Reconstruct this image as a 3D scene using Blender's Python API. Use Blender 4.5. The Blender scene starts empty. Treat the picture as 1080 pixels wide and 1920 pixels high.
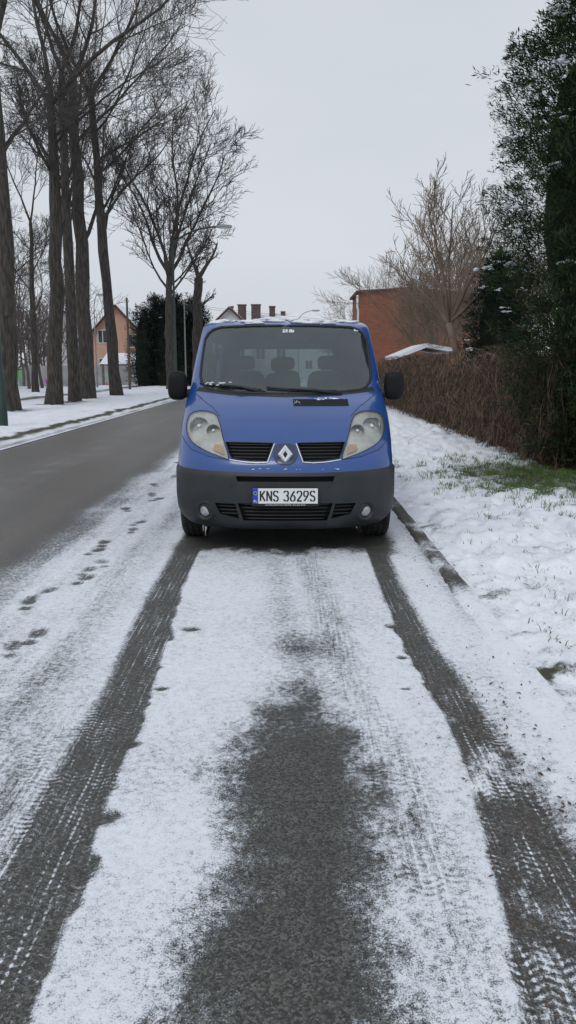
import bpy, bmesh, math, random
import numpy as np
from mathutils import Vector, Matrix, geometry, noise as mnoise
R=math.radians
scene=bpy.context.scene
col=scene.collection
scene.view_settings.view_transform='Standard'
scene.view_settings.look='None'
scene.view_settings.exposure=0

# ---------------------------------------------------------------- helpers
def link(o,parent=None,label=None,category=None,kind=None,group=None):
    col.objects.link(o)
    if parent is not None: o.parent=parent
    if label: o["label"]=label
    if category: o["category"]=category
    if kind: o["kind"]=kind
    if group: o["group"]=group
    return o
def empty(name,loc,label,category,group=None):
    o=bpy.data.objects.new(name,None); o.location=loc; o.empty_display_size=.3
    return link(o,None,label,category,None,group)
def mobj(name,verts,faces,mats,parent=None,smooth=False,angle=None,**k):
    me=bpy.data.meshes.new(name)
    me.from_pydata([tuple(v) for v in verts],[],faces)
    if not isinstance(mats,(list,tuple)): mats=[mats]
    for m in mats: me.materials.append(m)
    if smooth:
        me.polygons.foreach_set('use_smooth',[True]*len(me.polygons))
        if angle: me.set_sharp_from_angle(angle=R(angle))
    me.update()
    return link(bpy.data.objects.new(name,me),parent,**k)
class G:
    def __init__(s): s.v=[]; s.f=[]
    def add(s,vf):
        v,f=vf; b=len(s.v); s.v+=[tuple(p) for p in v]; s.f+=[tuple(i+b for i in q) for q in f]; return s
    def tube(s,pts,rad,sides=6,cap=True,closed=False):
        n=len(pts); b=len(s.v); ref=None
        cs=[(math.cos(2*math.pi*i/sides),math.sin(2*math.pi*i/sides)) for i in range(sides)]
        for i in range(n):
            if closed: a=pts[(i-1)%n]; c=pts[(i+1)%n]
            else: a=pts[max(i-1,0)]; c=pts[min(i+1,n-1)]
            dx,dy,dz=c[0]-a[0],c[1]-a[1],c[2]-a[2]
            l=math.sqrt(dx*dx+dy*dy+dz*dz) or 1e-6
            dx/=l;dy/=l;dz/=l
            if ref is None:
                ref=(1,0,0) if abs(dx)<.8 else (0,1,0)
            rx,ry,rz=ref
            ux,uy,uz=dy*rz-dz*ry,dz*rx-dx*rz,dx*ry-dy*rx
            l=math.sqrt(ux*ux+uy*uy+uz*uz) or 1e-6
            ux/=l;uy/=l;uz/=l
            vx,vy,vz=dy*uz-dz*uy,dz*ux-dx*uz,dx*uy-dy*ux
            r=rad[i] if hasattr(rad,'__len__') else rad
            p=pts[i]
            for c_,s_ in cs:
                s.v.append((p[0]+r*(c_*ux+s_*vx),p[1]+r*(c_*uy+s_*vy),p[2]+r*(c_*uz+s_*vz)))
        m=n if closed else n-1
        for i in range(m):
            i2=(i+1)%n
            for j in range(sides):
                k=(j+1)%sides
                s.f.append((b+i*sides+j,b+i2*sides+j,b+i2*sides+k,b+i*sides+k))
        if cap and not closed and sides>3:
            s.f.append(tuple(b+j for j in range(sides)))
            s.f.append(tuple(b+(n-1)*sides+j for j in reversed(range(sides))))
        return s
    def box(s,x0,x1,y0,y1,z0,z1):
        b=len(s.v)
        s.v+=[(x0,y0,z0),(x1,y0,z0),(x1,y1,z0),(x0,y1,z0),(x0,y0,z1),(x1,y0,z1),(x1,y1,z1),(x0,y1,z1)]
        s.f+=[tuple(b+i for i in q) for q in ((0,3,2,1),(4,5,6,7),(0,1,5,4),(1,2,6,5),(2,3,7,6),(3,0,4,7))]
        return s
    def obj(s,name,mats,parent=None,smooth=False,angle=None,**k):
        return mobj(name,s.v,s.f,mats,parent,smooth,angle,**k)
def sbox(c,size,e=.35,nu=24,nv=14,rot=None):
    def pw(t,e): return math.copysign(abs(t)**e,t)
    v=[];f=[]
    a,b,d=[q/2 for q in size]
    for i in range(nv+1):
        ph=-math.pi/2+math.pi*i/nv
        for j in range(nu):
            th=2*math.pi*j/nu
            p=Vector((a*pw(math.cos(ph),e)*pw(math.cos(th),e),b*pw(math.cos(ph),e)*pw(math.sin(th),e),d*pw(math.sin(ph),e)))
            if rot: p=rot@p
            v.append(tuple(p+Vector(c)))
    for i in range(nv):
        for j in range(nu):
            k=(j+1)%nu
            f.append((i*nu+j,i*nu+k,(i+1)*nu+k,(i+1)*nu+j))
    return v,f
def lathe(prof,n,c,axis='x'):
    v=[];f=[]
    for r,h in prof:
        for j in range(n):
            t=2*math.pi*j/n
            if axis=='x': v.append((c[0]+h,c[1]+r*math.cos(t),c[2]+r*math.sin(t)))
            elif axis=='y': v.append((c[0]+r*math.cos(t),c[1]+h,c[2]+r*math.sin(t)))
            else: v.append((c[0]+r*math.cos(t),c[1]+r*math.sin(t),c[2]+h))
    for i in range(len(prof)-1):
        for j in range(n):
            k=(j+1)%n; f.append((i*n+j,i*n+k,(i+1)*n+k,(i+1)*n+j))
    return v,f
def blob(c,size,seed=0,sub=2,amp=.35):
    bm=bmesh.new(); bmesh.ops.create_icosphere(bm,subdivisions=sub,radius=1)
    v=[]
    for q in bm.verts:
        p=q.co.copy(); s=1+amp*mnoise.noise(p*1.7+Vector((seed*3.1,seed*1.7,0)))*1.6
        v.append((c[0]+p.x*size[0]*s,c[1]+p.y*size[1]*s,c[2]+p.z*size[2]*s))
    f=[tuple(x.index for x in q.verts) for q in bm.faces]
    bm.free(); return v,f
# ---------------------------------------------------------------- nodes
class NB:
    def __init__(s,nt): s.nt=nt
    def n(s,t,ins=None,**props):
        nd=s.nt.nodes.new(t)
        for k,v in props.items(): setattr(nd,k,v)
        for k,v in (ins or {}).items():
            sk=nd.inputs[k]
            if isinstance(v,bpy.types.NodeSocket): s.nt.links.new(v,sk)
            else: sk.default_value=v
        return nd
    def m(s,op,a,b=0.0,c=None,clamp=False):
        d={0:a,1:b}
        if c is not None: d[2]=c
        return s.n('ShaderNodeMath',d,operation=op,use_clamp=clamp).outputs[0]
    def mix(s,f,a,b):
        nd=s.n('ShaderNodeMix',{},data_type='RGBA')
        for i,v in ((0,f),(6,a),(7,b)):
            if isinstance(v,bpy.types.NodeSocket): s.nt.links.new(v,nd.inputs[i])
            else: nd.inputs[i].default_value=v if i==0 else ((*v,1) if len(v)==3 else v)
        return nd.outputs[2]
    def noise(s,vec,scale,detail=3,rough=.55):
        return s.n('ShaderNodeTexNoise',{'Vector':vec,'Scale':scale,'Detail':detail,'Roughness':rough}).outputs['Fac']
    def rng(s,v,a,b,c=0.,d=1.):
        return s.n('ShaderNodeMapRange',{'Value':v,'From Min':a,'From Max':b,'To Min':c,'To Max':d},clamp=True).outputs[0]
def newmat(name):
    m=bpy.data.materials.new(name); m.use_nodes=True
    nt=m.node_tree; nt.nodes.clear(); nb=NB(nt)
    out=nb.n('ShaderNodeOutputMaterial')
    return m,nb,out
def M(name,c,c2=None,rough=.6,metal=0.,scale=6,bump=0.,bscale=None,coat=0.,stretch=None,lo=.35,hi=.65,spec=.5,detail=4):
    m,nb,out=newmat(name)
    co=nb.n('ShaderNodeTexCoord').outputs['Object']
    if stretch: co=nb.n('ShaderNodeMapping',{'Vector':co,'Scale':stretch}).outputs[0]
    nz=nb.noise(co,scale,detail)
    if c2 is None: c2=tuple(min(1,x*1.25) for x in c)
    colr=nb.mix(nb.rng(nz,lo,hi),c,c2)
    p=nb.n('ShaderNodeBsdfPrincipled',{'Base Color':colr,'Roughness':rough,'Metallic':metal,'Coat Weight':coat,'Coat Roughness':.05,'Specular IOR Level':spec})
    if bump:
        h=nb.noise(co,bscale or scale*3,4)
        b=nb.n('ShaderNodeBump',{'Height':h,'Strength':bump,'Distance':.02})
        nb.nt.links.new(b.outputs[0],p.inputs['Normal'])
    nb.nt.links.new(p.outputs[0],out.inputs[0])
    return m
def glass(name,tint,gl=.02,ior=1.5,rough=.02,dirt=0.,dcol=(.38,.46,.48)):
    m,nb,out=newmat(name)
    fr=nb.n('ShaderNodeFresnel',{'IOR':ior}).outputs[0]
    fr=nb.m('ADD',fr,gl,clamp=True)
    t=nb.n('ShaderNodeBsdfTransparent',{'Color':(*tint,1)})
    g=nb.n('ShaderNodeBsdfGlossy',{'Color':(.86,.94,.96,1),'Roughness':rough})
    mx=nb.n('ShaderNodeMixShader',{0:fr,1:t.outputs[0],2:g.outputs[0]})
    o=mx.outputs[0]
    if dirt:
        co=nb.n('ShaderNodeTexCoord').outputs['Object']
        d=nb.n('ShaderNodeBsdfDiffuse',{'Color':(*dcol,1)})
        f=nb.rng(nb.noise(co,3,5),.3,.75,dirt*.6,dirt*1.4)
        o=nb.n('ShaderNodeMixShader',{0:f,1:o,2:d.outputs[0]}).outputs[0]
    nb.nt.links.new(o,out.inputs[0])
    return m

# ---------------------------------------------------------------- world + light
w=bpy.data.worlds.new("World"); scene.world=w; w.use_nodes=True
nt=w.node_tree; nt.nodes.clear(); nb=NB(nt)
SUN_EL,SUN_ROT=R(48),R(200)
sky=nb.n('ShaderNodeTexSky',{},sky_type='NISHITA'); sky.sun_disc=False; sky.sun_elevation=SUN_EL; sky.sun_rotation=SUN_ROT
sky.dust_density=4; sky.air_density=1
desat=nb.n('ShaderNodeHueSaturation',{'Saturation':.25,'Color':sky.outputs[0]}).outputs[0]
co=nb.n('ShaderNodeTexCoord').outputs['Generated']
cl=nb.noise(nb.n('ShaderNodeMapping',{'Vector':co,'Scale':(1,1,3)}).outputs[0],1.6,4)
cloud=nb.mix(nb.rng(cl,.3,.7),(6.2,6.65,7.25),(7.0,7.4,8.0))
mixc=nb.mix(.92,desat,cloud)
bg=nb.n('ShaderNodeBackground',{'Color':mixc,'Strength':.1})
o=nb.n('ShaderNodeOutputWorld'); nt.links.new(bg.outputs[0],o.inputs[0])
sd=bpy.data.lights.new('sun','SUN'); sd.energy=.8; sd.angle=R(25); sd.color=(1,.97,.93)
so=bpy.data.objects.new('sun',sd); col.objects.link(so)
so.rotation_euler=(R(42),0,R(-20))

# ---------------------------------------------------------------- camera
cd=bpy.data.cameras.new('camera'); cam=bpy.data.objects.new('camera',cd); col.objects.link(cam)
cam.location=(0,0,1.5); cam.rotation_euler=(R(79.5),0,0)
cd.sensor_fit='VERTICAL'; cd.sensor_height=36; cd.lens=1450/1920*36; cd.clip_end=2000; cd.clip_start=.05
scene.camera=cam

# ---------------------------------------------------------------- numpy noise
def hsh(i,j,s):
    v=np.sin(i*127.1+j*311.7+s*74.7)*43758.5453
    return v-np.floor(v)
def vn(x,y,s=0):
    i=np.floor(x);j=np.floor(y);u=x-i;v=y-j;u=u*u*(3-2*u);v=v*v*(3-2*v)
    return (hsh(i,j,s)*(1-u)+hsh(i+1,j,s)*u)*(1-v)+(hsh(i,j+1,s)*(1-u)+hsh(i+1,j+1,s)*u)*v
def fbm(x,y,s=0,o=4):
    t=0;a=.5;n=0
    for k in range(o):
        t=t+a*vn(x*2**k,y*2**k,s+k*7);n+=a;a*=.5
    return t/n
def sm(a,b,x):
    t=np.clip((x-a)/(b-a),0,1);return t*t*(3-2*t)

# ---------------------------------------------------------------- ground materials
def ground_mat(name,ba,bb,rough_bare,gscale=160,leaf=False):
    m,nb,out=newmat(name)
    co=nb.n('ShaderNodeTexCoord').outputs['Object']
    cov=nb.n('ShaderNodeAttribute',attribute_name='cov').outputs['Fac']
    tr=nb.n('ShaderNodeAttribute',attribute_name='tread').outputs['Fac']
    nF=nb.noise(co,42,5,.68); nG=nb.noise(co,210,3,.7); nM=nb.noise(co,7,4,.6)
    sp=nb.n('ShaderNodeSeparateXYZ',{0:co}); x=sp.outputs[0]; y=sp.outputs[1]
    nS=nb.noise(nb.n('ShaderNodeMapping',{'Vector':co,'Scale':(62,3.5,1)}).outputs[0],1.,3,.6)
    xx=nb.m('MULTIPLY_ADD',nM,.02,x)
    zig=nb.m('MULTIPLY',nb.m('ABSOLUTE',nb.m('SINE',nb.m('MULTIPLY',xx,34.))),5.)
    das=nb.m('SINE',nb.m('ADD',nb.m('MULTIPLY',y,230.),nb.m('MULTIPLY_ADD',nF,2.,zig)))
    gate=nb.rng(nb.noise(co,4.3,3),.45,.62)
    gr=nb.m('MULTIPLY',nb.rng(nb.m('SINE',nb.m('MULTIPLY',xx,205.)),.45,.95),nb.rng(das,-.8,.1,.25,1.))
    gate2=nb.rng(nb.noise(nb.n('ShaderNodeMapping',{'Vector':co,'Scale':(12,2.6,1)}).outputs[0],1.,3),.42,.60)
    pat=nb.m('ADD',nb.m('MULTIPLY',nb.m('SUBTRACT',nS,.49),1.7),nb.m('MULTIPLY',nb.m('MULTIPLY',das,gate),.34))
    pat=nb.m('ADD',pat,nb.m('MULTIPLY',nb.m('MULTIPLY',gr,gate2),.62))
    s=nb.m('ADD',cov,nb.m('MULTIPLY',nb.m('SUBTRACT',nF,.5),1.3))
    s=nb.m('ADD',s,nb.m('MULTIPLY',nb.m('SUBTRACT',nG,.5),1.7))
    s=nb.m('ADD',s,nb.m('MULTIPLY',pat,tr))
    mask=nb.rng(s,.38,.72)
    snow=nb.mix(nb.rng(s,.5,1.05),(.52,.56,.61),(.84,.87,.93))
    snow=nb.mix(nb.rng(nM,.3,.7),snow,nb.mix(.12,snow,(.48,.54,.62)))
    vor=nb.n('ShaderNodeTexVoronoi',{'Vector':co,'Scale':gscale}).outputs['Color']
    vs=nb.n('ShaderNodeSeparateColor',{0:vor}).outputs[0]
    g=nb.m('ADD',nb.m('MULTIPLY',nb.m('POWER',vs,1.6),.75),nb.m('MULTIPLY',nF,.3))
    bare=nb.mix(nb.rng(g,.12,.98),ba,bb)
    bare=nb.mix(nb.rng(nM,.35,.7,0,.5),bare,tuple(q*1.7 for q in ba))
    rb=rough_bare
    if leaf:
        br=nb.n('ShaderNodeAttribute',attribute_name='dirt').outputs['Fac']
        l=nb.rng(nb.noise(co,30,4,.7),.48,.62)
        bare=nb.mix(nb.m('MULTIPLY',nb.m('MULTIPLY',l,br),.85),bare,(.066,.045,.036))
        ln=nb.rng(x,-2.5,-2.0,1,0)
        wet=nb.rng(nb.noise(nb.n('ShaderNodeMapping',{'Vector':co,'Scale':(1.2,.25,1)}).outputs[0],1.,4),.3,.65,.4,.95)
        bare=nb.mix(nb.m('MULTIPLY',ln,wet),bare,nb.mix(vs,(.105,.096,.089),(.185,.168,.155)))
        rb=nb.m('MULTIPLY_ADD',ln,-.07,rough_bare)
    c=nb.mix(mask,bare,snow)
    h=nb.m('ADD',nb.m('MULTIPLY',mask,.55),nb.m('ADD',nb.m('MULTIPLY',nF,.5),nb.m('MULTIPLY',nG,.35)))
    b=nb.n('ShaderNodeBump',{'Height':h,'Strength':.6,'Distance':.013})
    rr=nb.m('ADD',nb.m('MULTIPLY',mask,.28),rb)
    p=nb.n('ShaderNodeBsdfPrincipled',{'Base Color':c,'Roughness':rr,'Normal':b.outputs[0],'Specular IOR Level':.45})
    nb.nt.links.new(p.outputs[0],out.inputs[0])
    return m
m_road=ground_mat('wet_asphalt_with_snow',(.022,.023,.021),(.185,.182,.170),.47,leaf=True)
m_verge=ground_mat('snowy_grass_soil',(.03,.035,.015),(.12,.11,.06),.7,gscale=60)
m_kerb=ground_mat('snowy_concrete_kerb',(.030,.028,.025),(.12,.11,.095),.7)

def sheet(name,xs,ys,zf,covf,mat,treadf=None,dirtf=None,**k):
    X,Y=np.meshgrid(np.array(xs,float),np.array(ys,float))
    nx=len(xs);ny=len(ys)
    cov=covf(X,Y); Z=zf(X,Y,cov)
    v=np.stack([X,Y,Z],-1).reshape(-1,3)
    me=bpy.data.meshes.new(name)
    idx=np.arange(nx*ny).reshape(ny,nx)
    q=np.stack([idx[:-1,:-1],idx[:-1,1:],idx[1:,1:],idx[1:,:-1]],-1).reshape(-1,4)
    me.vertices.add(len(v)); me.vertices.foreach_set('co',v.ravel())
    me.loops.add(q.size); me.loops.foreach_set('vertex_index',q.ravel().astype(np.int32))
    me.polygons.add(len(q)); me.polygons.foreach_set('loop_start',(np.arange(len(q))*4).astype(np.int32))
    me.polygons.foreach_set('loop_total',np.full(len(q),4,np.int32))
    me.polygons.foreach_set('use_smooth',np.ones(len(q),bool))
    me.update(calc_edges=True)
    for nm,fn in (('cov',None),('tread',treadf),('dirt',dirtf)):
        a=me.attributes.new(nm,'FLOAT','POINT')
        val=cov if nm=='cov' else (fn(X,Y) if fn else np.zeros_like(X))
        a.data.foreach_set('value',val.ravel().astype(np.float32))
    me.materials.append(mat)
    return link(bpy.data.objects.new(name,me),None,**k)
def lines(segs):
    out=[]
    for a,b,st in segs:
        n=max(1,int(round((b-a)/st))); out+=list(np.linspace(a,b,n,endpoint=False))
    out.append(segs[-1][1]); return out

def kf(Y): return sm(3.7,4.7,Y)
FP=[(-1.43,4.18),(-1.49,3.98),(-1.66,5.05),(-1.68,4.80),(-1.6,6.55),(-1.6,6.25),(-1.44,5.85),(-1.5,5.62),(-1.47,5.38),(-1.74,8.2),(-1.47,7.45),(-1.46,7.1),(-1.64,9.2),(-1.52,8.85),(-1.75,10.0),(-1.6,10.8),(-1.5,11.6),(-1.78,12.4)]
HOLES=[(-.60,3.45,.035),(-.56,4.3,.06),(.60,3.85,.03),(.62,4.35,.05),(.56,3.45,.025),(-.62,2.38,.07),(-.64,2.9,.05)]
def track_edges(Y):
    li=np.interp(Y,[1.2,1.55,1.95,2.5,3.4,4.2,5.2,7],[-.60,-.61,-.61,-.64,-.645,-.685,-.735,-.745])
    lo=np.interp(Y,[1.2,1.55,1.95,2.5,3.4,4.2,5.2,7],[-.87,-.86,-.85,-.85,-.835,-.885,-.915,-.92])
    ri=np.interp(Y,[1.2,1.55,1.95,2.5,3.0,3.4,4.2,5.2,7],[.54,.565,.61,.66,.70,.675,.635,.645,.67])
    ro=np.interp(Y,[1.2,1.55,1.95,2.5,3.0,3.4,4.2,5.2,7],[.88,.87,.88,.885,.87,.835,.775,.77,.82])
    return li,lo,ri,ro
def tracks(X,Y):
    li,lo,ri,ro=track_edges(Y)
    nb1=fbm(X*2+9,Y*7,31); e=.09*np.clip(nb1-.5,0,1)*sm(6,4,Y)
    t1=sm(lo-.06,lo+.02,X)*(1-sm(li+e*1.7-.015,li+e*1.7+.018,X))
    t2=sm(ri-e-.018,ri-e+.015,X)*(1-sm(ro-.03,ro+.07,X))
    far=(Y<12)
    return t1*far,t2*far
def road_cov(X,Y):
    n1=fbm(X*2.2,Y*2.2,1); n2=fbm(X*9,Y*6,2); nl=vn(X*13,Y*.5,4)*.6+vn(X*31,Y*.8,5)*.4
    n3=fbm(X*17,Y*13,3)
    c=.89+.26*(n1-.4)
    left=sm(-.95,-1.15,X)
    c=c-left*(.26*nl-.05)
    c=c-.12*left*sm(-1.5,-2.2,X)
    edge=-2.12+.22*(fbm(Y*1.1,Y*0,8)-.5)
    lane=sm(edge-.36,edge+.34,X)
    dust=.03+.20*nl*sm(-2.2,-2.6,X)*sm(-5.4,-4.6,X)+.30*np.exp(-((X+3.7)/.5)**2)*n1+.35*sm(-5.05,-5.3,X)
    c=c*lane+(1-lane)*dust
    for xc,wd,am in ((-1.22,.10,.14),(-1.9,.08,.13)):
        c=c-am*np.exp(-((X-xc)/wd)**2)*(Y<9)
    bx=np.interp(Y,[1.5,2.5,3.5,5,6.5],[.47,.42,.33,.22,.12])
    c=c-.17*np.exp(-((X-bx)/.10)**4)*(Y<6.6)
    c=c-.11*np.exp(-((X-bx+.27)/.08)**4)*(Y<6.6)*(Y>3.2)
    hw=np.interp(Y,[1.2,1.55,2.0,2.4],[.245,.23,.185,.195])
    xc=np.interp(Y,[1.2,1.55,2.0,2.5,2.9,3.4],[.0,.015,.035,.045,.05,.055])
    dl=np.abs(X-xc)/hw
    up=np.clip((Y-2.35)/.78,0,9)
    d=np.sqrt(dl**2+up**2*1.0)
    d=d+.85*(n2-.5)+.9*(n1-.5)+.7*(n3-.5)
    k=1-sm(.25,2.0,d)
    c=c-(.88-.10*n3)*k**.85
    c=c-.34*np.exp(-((X-.12)/.17)**2-((Y-4.0)/.22)**2)-.16*np.exp(-((X-.08)/.2)**2-((Y-3.5)/.35)**2)
    li,lo,ri,ro=track_edges(Y)
    z=sm(3.6,2.2,Y)*sm(lo-.40,lo-.1,X)*(X<lo)
    c=c*(1-z)+z*(.40+.36*nl)
    t1,t2=tracks(X,Y)
    wn=.02+.25*n2
    brk=np.clip(fbm(X*9,Y*7,91)-.50,0,1)*sm(3.6,3.0,Y)*sm(1.3,1.8,Y)
    c=c*(1-t1)+t1*(wn+.12*nl); c=c*(1-t2)+t2*(wn+2.1*brk)
    # slushy broken snow to the right of the near track
    sl=sm(ro-.02,ro+.06,X)*sm(1.16,1.0,X)*sm(3.2,2.6,Y)
    c=c-.75*sl*np.clip(fbm(X*7,Y*5,93)-.45,0,1)*2
    u=(1-sm(.80,1.0,np.abs(X+.02)+.1*(n1-.5)))*sm(6.0,6.6,Y+.5*(n2-.5))*(1-sm(10.5,11.2,Y))
    c=c*(1-u)
    for i,(fx,fy) in enumerate(FP):
        an=.35*math.sin(i*2.3); dx=(X-fx)*math.cos(an)+(Y-fy)*math.sin(an); dy=-(X-fx)*math.sin(an)+(Y-fy)*math.cos(an)
        a=np.exp(-((dx/.052)**2+((dy-.055)/.085)**2)**2.5); b=np.exp(-((dx/.04)**2+((dy+.10)/.045)**2)**2.5)
        c=c-(.52+.14*math.sin(i*5))*np.clip(a+b,0,1)
    for hx,hy,hr in HOLES:
        c=c-1.1*np.exp(-(((X-hx)/hr)**2+((Y-hy)/(hr*.7))**2)*(1.2+n2))
    gut=sm(1.0,1.12,X)*(.5*np.clip(n2-.55,0,1)*kf(Y)+.3*kf(Y)*n1-.22*(1-kf(Y)))
    return np.clip(c-gut,0,1.1)
def road_tread(X,Y):
    t1,t2=tracks(X,Y); li,lo,ri,ro=track_edges(Y)
    bx=np.interp(Y,[1.5,2.5,3.5,5,6.5],[.47,.42,.33,.22,.12])
    z=sm(3.6,2.2,Y)*sm(lo-.42,lo-.1,X)*(X<lo)
    near=sm(9,4,Y)
    t=.80*t1+.78*t2+.40*np.exp(-((X-bx)/.11)**4)*(Y<6.6)+.3*np.exp(-((X+1.22)/.1)**4)+.7*z
    for fx,fy in FP: t=t+.5*np.exp(-(((X-fx)/.05)**4+((Y-fy)/.16)**4))
    return t*near*(.45+.8*fbm(X*6,Y*3,77))
def road_dirt(X,Y):
    t1,t2=tracks(X,Y); return np.clip(t2*sm(3.8,3.2,Y)+.25*t1+sm(.85,.95,X)*sm(3.4,2.8,Y),0,1)
def roadz(X,Y,c): return .009*sm(.1,.9,c)*(Y>1)+.004*fbm(X*12,Y*12,9)
sheet('road',lines([(-5.31,-2.6,.06),(-2.6,-1.0,.022),(-1.0,1.0,.013),(1.0,1.20,.02)]),
      lines([(-8,1.0,.5),(1.0,4.2,.013),(4.2,7.5,.022),(7.5,14,.06),(14,30,.3),(30,130,2)]),
      roadz,road_cov,m_road,road_tread,road_dirt,kind='structure')
def kerbz(X,Y,c):
    wob=.035*(fbm(Y*3,Y*0+5,61)-.5)+.02*(fbm(Y*14,Y*0+5,62)-.5)
    rise=sm(1.095+wob,1.150+wob,X)
    top=.030*kf(Y)+.017*(1-kf(Y))+.018*(fbm(X*12,Y*5,12)-.4)
    return -.008+(top+.010)*rise+.008*c*rise
def kerb_cov(X,Y):
    n=fbm(X*9,Y*4,13); n3=fbm(X*1.2,Y*1.5,14)
    b=np.interp(Y,[1,3.4,3.9,4.3,4.7,5.1,8.6,9.5,14,40],[1.05,1.02,1.0,.82,.50,.28,.24,.60,.75,.75])
    return np.clip(b+1.2*(n-.5)*sm(3.2,4.4,Y)+1.9*(n3-.5)*sm(3.6,4.6,Y),0,1.1)
sheet('kerb',list(np.linspace(1.075,1.235,17)),lines([(-4,1,.5),(1,10,.02),(10,40,.2)]),kerbz,kerb_cov,m_kerb,kind='structure')
def vr_cov(X,Y):
    n1=fbm(X*2,Y*2,21); n2=fbm(X*8,Y*8,22)
    c=1.12-.15*(n1-.5)
    g=np.exp(-((X-3.2)/.85)**2-((Y-10.2)/1.3)**2)
    c=c-.9*g*(.6+.8*n2)
    c=c-.45*np.clip(n1*n2*3.4-1.0,0,.8)
    c=c-1.4*sm(1.60,1.28,X+.3*(n2-.5))*sm(1.21,1.27,X)*np.clip(n2-.46,0,1)*1.7*sm(9,3.5,Y)
    c=c-.35*sm(3.3,3.9,X)*n2*2
    c=c-.3*np.exp(-((X-1.75)/.3)**2-((Y-4.6)/.8)**2)*n2
    return np.clip(c,0,1.15)
def vr_z(X,Y,c):
    n=fbm(X*3.2,Y*3.2,23); l=fbm(X*8,Y*8,24,3)
    ft=-.05*sm(.58,.70,vn(X*4.5,Y*3,29))
    wob=.03*(fbm(Y*4,Y*0+8,63)-.5)
    return -.004+.030*sm(1.185+wob,1.235+wob,X)+sm(1.21,1.65,X)*.055+.09*(n-.45)*sm(1.22,1.5,X)+.10*(l-.5)*sm(1.20,1.35,X)+.03*sm(1.6,4,X)+ft*sm(1.3,1.6,X)
sheet('verge',lines([(1.17,1.27,.01),(1.27,2.6,.02),(2.6,4.2,.04),(4.2,7,.2)]),lines([(-4,1.8,.4),(1.8,6,.022),(6,12,.04),(12,20,.12),(20,80,1)]),vr_z,vr_cov,m_verge,kind='structure')
def vl_cov(X,Y):
    n1=fbm(X*1.5,Y*1.2,41); n2=fbm(X*5,Y*3,42)
    c=1.02-.3*np.clip(n1-.45,0,1)-.45*np.clip(n2-.5,0,1)
    c=c-1.0*np.exp(-((X+5.85+.25*(n1-.5))/.14)**2)*(.5+n2)-.35*np.exp(-((X+5.45)/.08)**2)
    c=c-.75*np.exp(-((X+12.3)/.6)**2)*n1*1.6
    for ty,tx in ((26.5,-9.5),(31.5,-9.4),(33.7,-9.4),(38,-9.9),(42,-9.35)):
        c=c-.7*np.exp(-((X-tx)**2+(Y-ty)**2)/.6)
    return np.clip(c,0,1.1)
sheet('verge',lines([(-16,-10,.2),(-10,-5.3,.06)]),lines([(-4,10,1),(10,34,.12),(34,110,1)]),
      lambda X,Y,c:.02+.06*sm(-5.3,-6,X)+.12*(fbm(X*1.7,Y*1.7,43)-.45)*sm(-5.3,-6.2,X)+.07*(fbm(X*6,Y*6,44)-.5)*sm(-5.3,-5.6,X),
      vl_cov,m_verge,kind='structure')
sheet('ground',lines([(-400,400,20)]),lines([(-60,700,20)]),lambda X,Y,c:-.03+0*X,lambda X,Y:.98+0*X,m_verge,kind='structure')

# ---------------------------------------------------------------- materials
m_blue=M('blue_car_paint',(.010,.060,.245),(.014,.072,.285),rough=.30,coat=.85,scale=1.3,bump=.01,bscale=2)
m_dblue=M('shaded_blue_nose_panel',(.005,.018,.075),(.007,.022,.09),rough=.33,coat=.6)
m_plast=M('dark_grey_plastic',(.013,.0155,.018),(.022,.025,.028),rough=.5,scale=5,bump=.05,bscale=200)
m_black=M('black_rubber_trim',(.008,.008,.009),(.013,.013,.014),rough=.5)
m_mir=M('black_mirror_plastic',(.006,.007,.008),(.010,.011,.012),rough=.55,spec=.2)
m_mblk=M('matt_black_void',(.004,.004,.004),(.006,.006,.006),rough=.9)
m_int=M('grey_cabin_lining',(.030,.038,.040),(.048,.058,.060),rough=.9)
m_seat=M('dark_seat_cloth',(.010,.012,.014),(.016,.018,.020),rough=.95,scale=40)
m_dash=M('dark_dashboard',(.026,.030,.032),(.04,.045,.047),rough=.7)
m_tyre=M('tyre_rubber',(.010,.010,.010),(.03,.029,.028),rough=.85,scale=10)
m_rim=M('silver_wheel_metal',(.35,.36,.37),(.45,.46,.47),rough=.35,metal=.8)
m_chr=M('chrome',(.62,.64,.66),(.75,.77,.79),rough=.14,metal=1.)
m_sil=M('bright_silver_trim',(.72,.74,.76),(.82,.84,.86),rough=.25,metal=.2)
m_hous=M('headlight_silver_housing',(.50,.51,.50),(.76,.76,.73),rough=.35,metal=.2,scale=9)
m_oran=M('orange_indicator',(.60,.30,.17),(.66,.42,.28),rough=.3,scale=40)
m_white=M('white_plate',(.74,.75,.75),(.78,.79,.79),rough=.4)
m_eu=M('blue_plate_band',(.01,.05,.40),(.01,.06,.45),rough=.4)
m_ink=M('black_lettering',(.006,.006,.006),(.01,.01,.01),rough=.5)
m_yel=M('yellow_stars',(.8,.6,.03),(.85,.65,.05))
m_snow=M('snow',(.76,.79,.84),(.86,.88,.92),rough=.7,scale=20,bump=.5,bscale=60)
m_ws=glass('windscreen_glass',(.34,.44,.46),gl=.065,dirt=.055)
m_sg=glass('side_window_glass',(.45,.5,.5),gl=.03)
m_lens=glass('clear_headlight_lens',(.95,.96,.95),gl=.03,dirt=.12,dcol=(.60,.60,.56))
m_lamp=M('lamp_glass_white',(.6,.63,.65),(.78,.8,.82),rough=.08,coat=1.)
m_fog=M('fog_lamp_glass',(.22,.24,.25),(.40,.42,.44),rough=.12,scale=30,coat=1.)

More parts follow.
